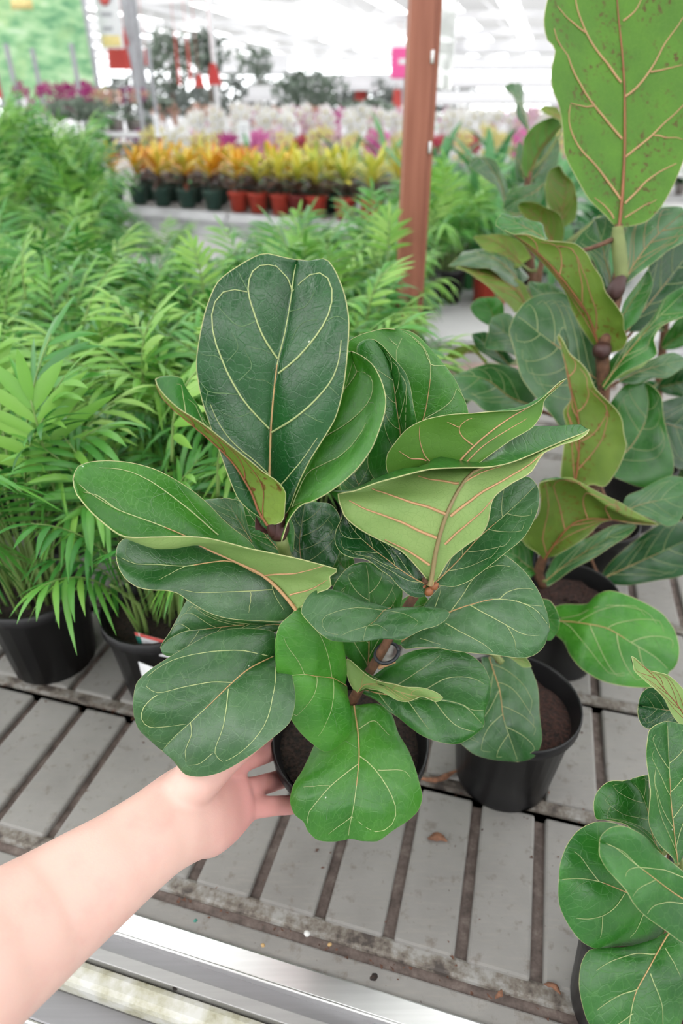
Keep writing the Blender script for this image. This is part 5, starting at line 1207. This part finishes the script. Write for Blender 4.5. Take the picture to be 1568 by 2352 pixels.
# grey lip of the croton tray
a, b = crow[0]-dirn*.5-bk*.14, crow[-1]+dirn*.5-bk*.14
tray = thing('croton_tray', 'long grey metal tray lip in front of the croton pots', 'tray', tuple((a+b)/2))
def lip(a, b, name):
    mb = MB(); c = (a+b)/2; hl = (b-a)/2
    mb.obox((c[0],c[1],ZB+.07),(hl[0],hl[1],0),bk*.012,(0,0,.072)); mb.obox(np.array((c[0],c[1],ZB+.10))-bk*.02,(hl[0],hl[1],0),bk*.02,(0,0,.012))
    mb.build(name, M['pale_lip'], tray, np.array(tray.location), False)
mid = a+(b-a)*.52
mb = MB(); c = (a+b)/2+bk*.62; mb.obox((c[0],c[1],ZB+.066),(b-a)/2*np.array([1,1,0]),bk*.60,(0,0,.066)); mb.build('bed', M['pale'], tray, np.array(tray.location), False)
lip(a, mid-dirn*.012, 'lip'); lip(mid+dirn*.012, b, 'lip')

# ------------------------------------------------------------------ strap-leaved plants right of and around the post
M['strap'] = thin_leaf('strap_leaf', [(.0,(.03,.13,.04)),(.4,(.05,.20,.06)),(.7,(.09,.28,.09)),(1,(.16,.36,.14))], rough=.38, tf=.28)
SL = [strap(l,w_,c,.25,9).mesh('leaf', M['strap']) for l,w_,c in ((.42,.026,.8),(.40,.030,1.5),(.38,.032,2.1),(.34,.028,2.7))]
SP = pot_mesh(.09,.07,.16,'red_pot','soil')
SPB = pot_mesh(.09,.07,.16,'black_pot','soil')
def strap_plant(xy, z, label, group, seed, nl=14, k=1.0, potm=SPB):
    rg = random.Random(seed)
    r = thing('strap_leaved_plant', label, 'plant', (xy[0],xy[1],z), rg.uniform(0,6.3), group)
    inst('pot', potm[0], r); inst('soil', potm[1], r)
    mb = MB(); mb.tube([(0,0,.13),(.004,0,.2),(0,.004,.30*k)],[.012,.010,.006],7); mb.build('cane', M['stem_green'], r)
    for j in range(nl):
        q = j/(nl-1)
        inst('leaf', SL[min(3,int((1-q)*3.4+rg.random()*.6))], r, (0,0,.15+.17*q*k), (0, 1.05-.7*q+rg.uniform(-.15,.15), j*2.4+rg.uniform(-.4,.4)), k*rg.uniform(.8,1.15))
    return r
for j,(x,y,k) in enumerate([(.62,3.35,.95),(.90,3.3,.95),(1.2,3.2,.95),(.75,3.65,1.0),(1.05,3.6,1.0),(1.4,3.5,1.0),(.42,3.75,.9),(.55,4.0,1.0),(.9,4.0,1.0),(1.25,3.95,1.0)]):
    strap_plant((x,y), ZB, 'long-leaved green plant standing right of and behind the brown post', 'strap-leaved plants behind the post', 400+j, 15, k)
strap_plant((.66,2.98), ZB, 'strap-leaved plant in a red pot right of the post', None, 420, 12, .7, SP)
for j,(x,y,k) in enumerate([(-.9,7.3,.8),(-.45,7.0,.8),(0,6.7,.9),(.4,6.6,1.1),(.5,5.9,1.1),(.85,6.2,1.1),(.75,5.2,1.1),(1.2,5.6,1.1),(.45,4.7,1.0),(.9,4.5,1.0),(1.5,4.9,1.1),(.1,6.3,.9),(-1.5,7.4,.75),(-2.0,7.5,.75),(1.3,4.2,1.1),(1.6,5.9,1.1),(.15,5.5,.8)]):
    strap_plant((x,y), ZB if y < 7.6 else ZB, 'dark green leafy plant in the band between crotons and orchids', 'green plants between crotons and orchids', 440+j, 13, k*.95)
M['kerb'] = plain('brown_timber', (.27,.19,.165), .8, scale=12)
mb = MB(); mb.box((.20,1.92,BZ),(.85,2.12,BZ+.015)); tag(mb.build('timber_kerb', M['kerb'], None, (0,0,0), False), 'brown timber strip lying on the bench right of the post', 'timber')
# ------------------------------------------------------------------ orchids
ORC = {'white':(.86,.86,.84),'yellow':(.82,.74,.30),'pink':(.80,.22,.50),'magenta':(.48,.035,.24),'purple':(.30,.02,.20),'peach':(.80,.50,.38),'red':(.55,.06,.09),'pale_pink':(.85,.56,.70)}
for k,c in ORC.items():
    c = tuple(x*(.95 if k == 'white' else .8) for x in c)
    M['o_'+k] = thin_leaf('orchid_'+k, [(0,tuple(x*.88 for x in c)),(1,c)], rough=.6, tf=.3)
M['orchid_leaf'] = plain('orchid_leaf', (.035,.10,.035), .45)
M['orchid_stem'] = plain('orchid_stem', (.12,.16,.08), .6)
M['orchid_pot'] = plain('orchid_pot', (.30,.27,.25), .5)
def blossom(c):
    mb = MB(); R = .042
    for k in range(5):
        a = 2*math.pi*k/5+math.pi/2; wd = .62 if k in (1,4) else .42
        pts = [(0,0,0)]
        for t in (-1,-.5,.5,1): pts.append((R*.62*math.cos(a+t*wd*.9), R*.62*math.sin(a+t*wd*.9), .006))
        pts.append((R*math.cos(a+wd*.35), R*math.sin(a+wd*.35), .002)); pts.append((R*math.cos(a-wd*.35), R*math.sin(a-wd*.35), .002))
        mb.add(pts, [(0,1,2),(0,2,3),(0,3,4),(1,6,2),(2,6,5,3),(3,5,4)], 0)
    mb.tube([(0,0,.002),(0,-.006,.012),(0,-.012,.01)],[.006,.008,.003],6,1)
    return mb.mesh('blossom', [M['o_'+c], M['o_yellow' if c in ('white','pale_pink') else 'o_magenta']])
BL = {c:blossom(c) for c in ORC}
OL = [strap(.22,.032,c,.2,6).mesh('leaf', M['orchid_leaf']) for c in (.8,1.4)]
OP = pot_mesh(.06,.045,.11,'orchid_pot','soil')
def orchid(xy, z, c, label, group, seed, h=.45, nb=7, k=1.0):
    rg = random.Random(seed)
    r = thing('orchid', label, 'orchid', (xy[0],xy[1],z), rg.uniform(-.8,.8), group)
    inst('pot', OP[0], r); inst('soil', OP[1], r)
    for j in range(4): inst('leaf', OL[j%2], r, (0,0,.10), (0,.7+.2*rg.random(),j*1.6+rg.random()), k)
    st = cr([(0,0,.1),(.01,0,.1+h*.5),(.0,-.01,.1+h*.85),(.02,-.07,.1+h*.95),(.03,-.15,.1+h*.86)],14)
    mb = MB(); mb.tube(st, .0028, 5); mb.build('flower_stem', M['orchid_stem'], r)
    for j in range(nb):
        p = st[6+int(j*7/max(1,nb-1))] if j < 20 else st[-1]
        inst('blossom', BL[c], r, (p[0]+(.045 if j%2 else -.045)*rg.uniform(.6,1.2), p[1]-.02, p[2]+rg.uniform(-.03,.03)), (math.pi/2+rg.uniform(-.3,.3), rg.uniform(-.4,.4), rg.uniform(-.35,.35)), k*rg.uniform(.9,1.15))
    return r
names = {'white':'white','yellow':'pale yellow','pink':'pink','magenta':'magenta','purple':'purple','peach':'peach','red':'red','pale_pink':'pale pink'}
otab = thing('orchid_table', 'long low table under the massed orchids at the back', 'table', (0,9,0))
for nm, lo, hi in (('top',(-2.15,7.75,.54),(7.5,10.25,.60)),):
    mb = MB(); mb.box(lo,hi); mb.build(nm, M['pale'], otab, (0,9,0), False)
for x in (-2.1,-1,2.5,6.9):
    for y in (7.9,10.1): mb = MB(); mb.box((x-.03,y-.03,0),(x+.03,y+.03,.54)); mb.build('leg', M['pale_lip'], otab, (0,9,0), False)
seq = 500
rg = random.Random(5)
for row,(Y,dx) in enumerate(((7.95,.30),(8.45,.27),(9.0,.27),(9.6,.28),(10.05,.3))):
    x = -2.08+.2*row-(.4 if row > 2 else 0)
    while x < 3.9:
        t = (x+2.4)/6
        if row == 0: c = rg.choice(['yellow','yellow','red','pink','magenta'] if t > .12 else ['yellow'])
        elif row == 1: c = rg.choice(['pink','magenta','yellow','red','pale_pink'])
        elif row == 2: c = rg.choice(['white','white','white','pale_pink'])
        elif row == 3: c = rg.choice(['white','white','pale_pink','pale_pink'])
        else: c = rg.choice(['white','pale_pink','pink'])
        if row == 0 and -2.0 < x < -1.5: c = 'white'
        h = (.50 if row == 0 else .44 if row == 1 else .60)+rg.uniform(-.05,.05)
        orchid((x+rg.uniform(-.05,.05),Y+rg.uniform(-.06,.06)), .60, c, f'{names[c]} orchid in the long mass of orchids at the back', f'{names[c]} orchids at the back', seq, h+(.1 if row > 1 else 0), 8 if row < 2 else 9, 1.75); seq += 1
        x += dx*rg.uniform(.9,1.12)
# raised shelf with purple and peach orchids at the left
M['white_paint'] = plain('white_paint', (.75,.75,.77), .5, var=.05)
M['grey_steel'] = plain('grey_steel', (.36,.37,.40), .45, var=.1)
rack = thing('display_rack', 'grey steel rack with white trays behind the crotons', 'rack', (-2.9,8.9,0))
for x in (-3.6,-2.9,-2.25):
    for y in (8.6,9.3): mb = MB(); mb.box((x-.02,y-.02,0),(x+.02,y+.02,2.0)); mb.build('upright', M['grey_steel'], rack, (-2.9,8.9,0), False)
for z in (.35,.92,1.18): mb = MB(); mb.box((-3.65 if z < 1 else -2.9,8.55,z-.05),(-2.2,9.35,z)); mb.build('tray', M['white_paint'], rack, (-2.9,8.9,0), False)
for j in range(7): orchid((-3.52+.105*j+rg.uniform(-.03,.03),8.72+.16*(j%3)), .92, 'magenta', 'bright magenta orchid in the group before the green banner', 'magenta orchids before the banner', 700+j, .63, 9, 1.25)
for j in range(6): orchid((-2.80+.11*j,8.8+.1*(j%2)), 1.18, ['peach','yellow','peach','purple','peach','purple'][j], ['peach orchid on the rack, nearest the banner','pale yellow orchid on the top tray of the rack','peach orchid second on the top tray of the rack','purple orchid on the rack beside the grey post','peach orchid on the rack right of the grey post','purple orchid at the right end of the rack'][j], None, 720+j, .30, 6, 1.0)
for j in range(5): orchid((-2.75+.12*j,8.75), .92, 'purple', 'purple orchid on the middle tray of the rack', 'purple orchids on the middle tray', 740+j, .14, 5, 1.0)
for j in range(18): orchid((-2.45+.13*j+rg.uniform(-.03,.03),10.5+.25*(j%3)), .80, 'peach' if j < 13 else rg.choice(['peach','magenta']), 'peach orchid in the row behind the white orchids' if True else '', 'peach orchids behind', 760+j, .52, 8, 1.15)
bt = thing('back_table', 'narrow table under the row of peach orchids', 'table', (-1.3,10.8,0))
for lo,hi,nm in (((-2.7,10.35,.74),(.1,11.25,.80),'top'),((-2.6,10.4,0),(-2.55,10.45,.74),'leg'),((0,10.4,0),(.05,10.45,.74),'leg'),((-2.6,11.15,0),(-2.55,11.2,.74),'leg'),((0,11.15,0),(.05,11.2,.74),'leg')):
    mb = MB(); mb.box(lo,hi); mb.build(nm, M['white_paint'], bt, (-1.3,10.8,0), False)
# little price sign among the orchids
def sign(label, x, y, Y, w_, h, m='white_card', stake=True, cat='sign'):
    p = PY(x,y,Y); s = thing('price_sign', label, cat, (p[0],p[1],p[2]-h/2-(.12 if stake else 0)))
    mb = MB(); mb.box((-w_/2,-.004,0),(w_/2,.004,h)); o = mb.build('board', M[m], s, (0,0,0), False); o.location.z = .12 if stake else 0
    for k in range(3): mb = MB(); mb.box((-w_*.32,-.0055,h*(.25+.2*k)),(w_*(.1+.08*k),-.004,h*(.31+.2*k))); q = mb.build('printed_line', M['grey_print'], s, (0,0,0), False); q.location.z = o.location.z
    if stake: mb = MB(); mb.box((-.012,.004,-.37),(.012,.012,.15)); mb.build('stake', M['wood'], s, (0,0,0), False)
    return s
sign('small white price sign standing among the crotons and orchids', 560,303,7.55,.12,.19)
sign('narrow white price sign left of the yellow orchids', 360,288,7.6,.055,.20)

# ------------------------------------------------------------------ banner, posts, hanging things, greenhouse
def banner_mat():
    m, nt, b = mat('leaf_print_banner')
    tc = N(nt,'ShaderNodeTexCoord'); mp = N(nt,'ShaderNodeMapping'); L(nt, tc.outputs['Object'], mp.inputs[0]); mp.inputs['Rotation'].default_value = (0,.7,0); mp.inputs['Scale'].default_value = (5,5,12)
    n1 = noise(nt, mp.outputs[0], 1, 3, .55); n2 = noise(nt, tc.outputs['Object'], 3.0, 3)
    c = ramp(nt, n1, [(.3,(.22,.50,.30)),(.45,(.45,.72,.45)),(.58,(.66,.86,.60)),(.72,(.86,.94,.86))])
    c = mixc(nt, ramp(nt, n2, [(.55,(0,0,0)),(.75,(.7,.7,.7))]), c, (.72,.85,.50))
    L(nt, c, b.inputs['Base Color']); b.inputs['Roughness'].default_value = .6
    out = nt.nodes['Material Output']; tr = N(nt,'ShaderNodeBsdfTranslucent'); L(nt, c, tr.inputs[0])
    ms = N(nt,'ShaderNodeMixShader'); ms.inputs[0].default_value = .5; L(nt,b.outputs[0],ms.inputs[1]); L(nt,tr.outputs[0],ms.inputs[2]); L(nt,ms.outputs[0],out.inputs[0])
    return m
M['banner'] = banner_mat()
a, b = PY(12,262,9.9), PY(232,250,10.3)
bn = thing('banner', 'large pale green leaf-print banner at the upper left', 'banner', tuple((a+b)/2))
mb = MB(); c = (a+b)/2; mb.obox(c+np.array([0,0,.72]), (b-a)/2*np.array([1,1,0]), (0,.006,0), (0,0,.72)); mb.build('sheet', M['banner'], bn, np.array(bn.location), False)
for s, nm in ((a,'pole'),(b,'pole')):
    mb = MB(); mb.tube([s-np.array([0,0,s[2]]),s+np.array([0,0,1.5])],.028,10); mb.build(nm, M['grey_steel'], bn, np.array(bn.location))
M['yellow_print'] = plain('yellow_print', (.80,.66,.28), .5)
q = PY(50,10,9.85); mb = MB(); mb.box((-.13,-.006,-.05),(.13,0,.05)); o = mb.build('yellow_badge', M['yellow_print'], bn); o.location = q-np.array(bn.location)
q = PY(65,238,9.7); mb = MB(); mb.lathe([(.001,0),(.075,0),(.08,.01),(.075,.02),(.03,.02),(.001,.012)],20); o = mb.build('round_badge', M['white_paint'], bn); o.location = q-np.array(bn.location); o.rotation_euler = (math.pi/2,0,0)
M['red_cloth'] = thin_leaf('red_cloth', [(0,(.55,.04,.05)),(.5,(.68,.09,.08)),(1,(.62,.12,.10))], rough=.7, tf=.3)
def post_(label, x, y, Y, r_, h=4.2, m='grey_steel'):
    p = PY(x,y,Y); mb = MB(); mb.tube([(0,0,0),(0,0,h*.5),(0,0,h)], r_, 12); mb.lathe([(r_*1.01,0),(r_*2.2,0),(r_*2.2,.03),(r_*1.01,.035)],12)
    o = mb.build('steel_column', M[m]); o.location = (p[0],p[1],0); return tag(o, label, 'column')
post_('thick grey steel column behind the orchid rack',305,120,11.2,.075)
post_('thin grey steel column just right of the thick one',322,120,11.6,.04)
post_('pale column between the red decorations',490,120,14,.05,m='white_paint')
post_('far pale column right of the dark shrub',905,130,29,.07,m='white_paint')
# price board with red flower print and red drapes
s = sign('white poster with red and yellow print beside the banner', 248,30,10.6,.30,.75,stake=False)
mb = MB(); mb.box((-.13,-.008,.02),(.11,-.006,.14)); mb.build('yellow_print', M['yellow_print'], s, (0,0,0), False)
mb = MB(); mb.lathe([(.001,0),(.06,0),(.07,.006),(.04,.008),(.001,.008)],12); o = mb.build('red_print', M['red_print'], s); o.location = (-.02,-.009,.52); o.rotation_euler = (math.pi/2,0,.0)
def drape(label, x0,x1,y0,y1,Y,seed,taper=.3):
    rg = random.Random(seed); a, b = PY(x0,y0,Y), PY(x1,y1,Y); cx = (a[0]+b[0])/2; wd = abs(b[0]-a[0])/2; h = a[2]-b[2]
    vs = []; nr, ncn = 12, 12
    mb = MB()
    for i in range(nr+1):
        v = i/nr
        for j in range(ncn):
            t = 2*math.pi*j/ncn; ww = wd*(taper+(1-taper)*v)*(1+.14*math.sin(5*t+seed))
            vs.append((ww*math.cos(t), .5*ww*math.sin(t), -h*v))
    mb.add(vs, [(i*ncn+j,i*ncn+(j+1)%ncn,(i+1)*ncn+(j+1)%ncn,(i+1)*ncn+j) for i in range(nr) for j in range(ncn)]+[tuple(range(ncn)),tuple(range(nr*ncn+ncn-1,nr*ncn-1,-1))])
    mb.tube([(0,0,-.02),(0,0,3.06-a[2])],.004,5); o = mb.build('red_decoration', M['red_cloth']); o.location = (cx,Y,a[2]); return tag(o, label, 'decoration')
drape('red cloth decoration hanging right of the green banner',240,300,95,160,10.9,1,.8)
drape('slim red pointed decoration above the red cloth',276,296,60,105,10.9,2,.15)
drape('red decoration at the far left edge beyond the banner pole',-40,6,70,225,9.6,3,.6)
drape('small red lantern right of the steel columns',328,344,112,150,11.3,4,.6)
drape('long red hanging decoration at the left of the dark shrub',396,416,70,195,13.5,5,.4)
drape('long red hanging decoration in the dark shrub',424,442,85,190,13.5,6,.5)
drape('red decoration above the peach orchids at the left',444,470,170,200,12,7,.5)
drape('red decoration above the peach orchids at the right',472,508,145,195,12,8,.4)
drape('thin red decoration in the far background left of the post',900,922,205,262,19,9,.7)
drape('far red decoration among the distant plants',812,846,205,240,20,10,.7)
M['pink_box'] = plain('pink_board', (.80,.10,.33), .5)
p = PY(930,145,17); pk_ = thing('pink_sign', 'bright pink sign board on a pole left of the brown post', 'sign', (p[0],p[1],p[2]-.28))
mb = MB(); mb.box((-.30,-.03,0),(.30,.03,.56)); o = mb.build('board', M['pink_box'], pk_, (0,0,0), False); bv = o.modifiers.new('b','BEVEL'); bv.width = .06; bv.segments = 3
mb = MB(); mb.tube([(0,.035,.3),(0,.035,-(p[2]-.28))],.02,8); mb.build('pole', M['grey_steel'], pk_)
mb = MB(); mb.box((-.14,-.034,.26),(.20,-.031,.36)); mb.build('white_panel', M['white_paint'], pk_, (0,0,0), False)
# dark shrubs and hanging greenery in the distance
M['hazy_green'] = thin_leaf('hazy_foliage', [(0,(.10,.14,.11)),(.5,(.17,.22,.17)),(1,(.25,.30,.25))], rough=.6, tf=.2)  # leaves lightened and greyed, distance haze is in the colour
M['far_pale'] = thin_leaf('far_pale_foliage', [(0,(.12,.15,.135)),(.5,(.22,.25,.23)),(1,(.34,.36,.34))], rough=.6, tf=.2)  # pale grey leaves for the added far row
def shrub(label, x, y0, y1, Y, wpx, seed, n=420, m='hazy_green'):
    rg = random.Random(seed); top, bot = PY(x,y0,Y), PY(x,y1,Y); h = (top[2]-bot[2])/2; wd = wpx/2*Y/1560; cz = (top[2]+bot[2])/2
    zb = bot[2]; r = thing('shrub', label, 'shrub', (top[0],Y,0))
    mb = MB()
    for k in range(n):
        u = rg.uniform(-1,1); t = rg.uniform(0,6.28); rr = rg.uniform(.35,1)**.5*math.sqrt(1-u*u)*(1+.2*math.sin(3*t+seed))
        c = np.array([rr*math.cos(t)*wd*rg.uniform(.5,1.3), rr*math.sin(t)*wd*.6, zb+h+u*h*rg.uniform(.6,1.2)]); l = rg.uniform(.05,.11)*Y/13
        d1 = np.array([rg.uniform(-1,1),rg.uniform(-1,1),rg.uniform(-.8,.8)]); d1 /= np.linalg.norm(d1); d2 = np.cross(d1,[rg.uniform(-1,1),rg.uniform(-1,1),rg.uniform(-1,1)]); d2 /= np.linalg.norm(d2)+1e-6
        mb.add([c-d1*l,c-d2*l*.4,c+d1*l,c+d2*l*.4],[(0,1,2,3)])
    tag(mb.build('foliage', M[m], r), kind='stuff')
    mb = MB(); mb.tube([(0,0,0),(.02,0,zb*.6),(0,0,zb+h*1.4)],[.04,.03,.01],6); mb.build('trunk', M['stem_brown'], r)
    return r
shrub('dark leafy shrub with red decorations behind the rack',378,70,205,14,110,1)
shrub('dark shrub right of the red decorations',470,70,165,15,80,2,260)
shrub('round dark green shrub behind the white orchids',705,165,248,14,150,3)
shrub('small dark shrub in the distance left of the post',845,232,262,16,110,4,260)
shrub('thin grey green foliage in the distance above the orchids',590,100,190,19,60,5,140)
shrub('small dark foliage cluster under the steel columns',345,222,250,10.6,90,6,200)
shrub('dark leaves below the magenta orchids',170,228,275,8.3,150,7,320)
for k in range(13):  # row added so the orchids stand before grey, not white sky
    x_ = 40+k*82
    shrub('grey green plant of the added far row, toning down the glare behind the orchids', x_, 176+14*(k%3), 268, 21+1.5*(k%3), 130, 40+k, 330, 'far_pale')['group'] = 'added far row of plants'
# greenhouse shell: floor, far glass wall, roof frame, shade curtain
M['concrete'] = plain('concrete_floor', (.38,.38,.37), .85, scale=2, var=.1)
mb = MB(); mb.box((-32,-8,-.12),(36,62,0)); tag(mb.build('floor', M['concrete'], None, (0,0,0), False), kind='structure')
def glass_mat():
    m, nt, b = mat('greenhouse_glass'); out = nt.nodes['Material Output']
    t = N(nt,'ShaderNodeBsdfTransparent'); t.inputs[0].default_value = (.97,.98,.99,1); g = N(nt,'ShaderNodeBsdfGlossy'); g.inputs['Roughness'].default_value = .05
    m2 = N(nt,'ShaderNodeMixShader'); m2.inputs[0].default_value = .06; L(nt,t.outputs[0],m2.inputs[1]); L(nt,g.outputs[0],m2.inputs[2]); L(nt,m2.outputs[0],out.inputs[0])
    return m
M['glass'] = glass_mat()
M['frame_white'] = plain('white_frame', (.80,.80,.82), .5, var=.04)
wall = tag(bpy.data.objects.new('wall_back', None), kind='structure'); COL.objects.link(wall); wall.location = (0,44,0)
for k in range(-12,14):
    mb = MB(); mb.box((k*2.4-.05,-.06,0),(k*2.4+.05,.06,5.2)); mb.build('mullion', M['frame_white'], wall, (0,0,0), False)
    mb = MB(); mb.box((k*2.4+.05,-.005,.9),(k*2.4+2.35,.005,5.2)); mb.build('pane', M['glass'], wall, (0,0,0), False)
for z in (.0,.85,2.6,5.1): mb = MB(); mb.box((-30,-.05,z),(32,.05,z+.12)); mb.build('transom', M['frame_white'], wall, (0,0,0), False)
mb = MB(); mb.box((-30,-.04,.1),(32,.04,.86)); mb.build('plinth_panel', M['white_paint'], wall, (0,0,0), False)
ceil = tag(bpy.data.objects.new('ceiling', None), kind='structure'); COL.objects.link(ceil); ceil.location = (0,0,3.15)
gd3 = np.array([gy[0],gy[1],0]); ge3 = np.array([gx[0],gx[1],0])
for k in range(9):
    c = gd3*(6+4.2*k)
    mb = MB(); mb.obox(c, ge3*26, gd3*.05, (0,0,.07)); mb.build('beam', M['frame_white'], ceil, (0,0,0), False)
    mb = MB(); mb.obox(c+np.array([0,0,.55]), ge3*26, gd3*.03, (0,0,.03)); mb.build('upper_pipe', M['frame_white'], ceil, (0,0,0), False)
    mb = MB()
    for j in range(-16,17):
        p0 = c+ge3*j*1.5; p1 = c+ge3*(j+.75)+np.array([0,0,.5])+ge3*(j*.5); p1 = p0+ge3*.75+np.array([0,0,.5]); p2 = p0+ge3*1.5
        mb.tube([p0,p1,p2],.018,5)
    mb.build('truss_web', M['frame_white'], ceil)
for k in range(-6,8):
    c = ge3*k*3.2+gd3*22
    mb = MB(); mb.obox(c+np.array([0,0,.25]), ge3*.05, gd3*24, (0,0,.05)); mb.build('gutter', M['frame_white'], ceil, (0,0,0), False)
M['screen'] = thin_leaf('added_screen', [(0,(.80,.80,.80)),(1,(.84,.84,.84))], rough=.8, tf=.22)  # overhead strips added so the leaves mirror bright and dim bands
for k in range(-17,18):
    c = ge3*(k*1.5+.80)+gd3*20+np.array([0,0,.42])
    for g0_, g1_ in ((-9,-3.7),(-2.3,46)):          # one unseen bay left open to put highlights on the leaves
        q = ge3*(k*1.5+.80)+gd3*(g0_+g1_)/2+np.array([0,0,.42])
        mb = MB(); mb.obox(q, ge3*.51, gd3*(g1_-g0_)/2, (0,0,.004)); mb.build('added_screen', M['screen'], ceil, (0,0,0), False)
M['poly'] = thin_leaf('twin_wall_sheet', [(0,(.62,.63,.64)),(1,(.66,.67,.68))], rough=.5, tf=.35)
for nm, c, hx, hy in (('wall_left',(-30,18),.03,27),('wall_right',(32,18),.03,27),('wall_front',(1,-8),31,.03)):
    wl_ = tag(bpy.data.objects.new(nm, None), kind='structure'); COL.objects.link(wl_); wl_.location = (c[0],c[1],0)
    nb = 12
    for j in range(nb):
        f0 = -1+2*j/nb; f1 = -1+2*(j+1)/nb
        lo = (-hx if hx < 1 else hx*f0+.04, -hy if hy < 1 else hy*f0+.04, 0); hi = (hx if hx < 1 else hx*f1-.04, hy if hy < 1 else hy*f1-.04, 4.2)
        mb = MB(); mb.box(lo,hi); mb.build('panel', M['poly'], wl_, (0,0,0), False)
        mb = MB(); mb.box((lo[0]-.05 if hx > 1 else -.06, lo[1]-.05 if hy > 1 else -.06, 0),(lo[0]+.03 if hx > 1 else .06, lo[1]+.03 if hy > 1 else .06, 4.2)); mb.build('mullion', M['frame_white'], wl_, (0,0,0), False)
M['curtain'] = thin_leaf('white_shade_cloth', [(0,(.86,.86,.88)),(1,(.9,.9,.9))], rough=.8, tf=.6)
a, b = P(430,0,1)-np.array([0,0,CZ]), P(695,0,1)-np.array([0,0,CZ])
zc = 1.62; a = a*zc/a[2]; b = b*zc/b[2]
mb = MB(); a, b = a+np.array([0,0,CZ]), b+np.array([0,0,CZ])
vs = []; 
for i in range(13):
    for j in range(9):
        vs.append(a+(b-a)*j/8+gd3*30*i/12+np.array([0,0,.02*math.sin(i*2.1)+.02*math.sin(j*2.4)]))
mb.add(vs, [(i*9+j,i*9+j+1,(i+1)*9+j+1,(i+1)*9+j) for i in range(12) for j in range(8)])
cur = tag(mb.build('shade_curtain', M['curtain']), 'long white shade curtain strip under the greenhouse roof', 'curtain')
# distant white benches and clutter, seen over the orchids
for k,(x,y,Y,wd,h) in enumerate([(560,150,24,3.2,.5),(760,190,20,2.4,.35),(640,215,17,1.5,.3),(900,190,23,2.6,.45),(1110,150,24,5,.25),(1110,190,20,4.4,.22),(1130,225,16,3.2,.25),(1180,110,28,6,.3)]):
    p = PY(x,y,Y); t = thing('far_table', ['white shelving under the far beams','white display bench beyond the dark shrub','pale crate stack behind the peach orchids','pale shelf left of the brown post','long white bench right of the post, upper','long white bench right of the post, middle','low white bench right of the post, nearest','farthest white bench right of the post'][k], 'bench', (p[0],p[1],0))
    mb = MB(); mb.box((-wd/2,-.4,p[2]-h/2),(wd/2,.4,p[2]-h/2+.10)); mb.build('top', M['white_paint'], t, (0,0,0), False)
    for sx in (-1,1): mb = MB(); mb.box((sx*wd*.46-.04,-.3,0),(sx*wd*.46+.04,.3,p[2]-h/2)); mb.build('leg', M['grey_steel'], t, (0,0,0), False)
    mb = MB(); mb.box((-wd*.42,-.3,p[2]-h/2+.1),(wd*.42,.3,p[2]+h/2)); mb.build('white_goods', M['frame_white'], t, (0,0,0), False)
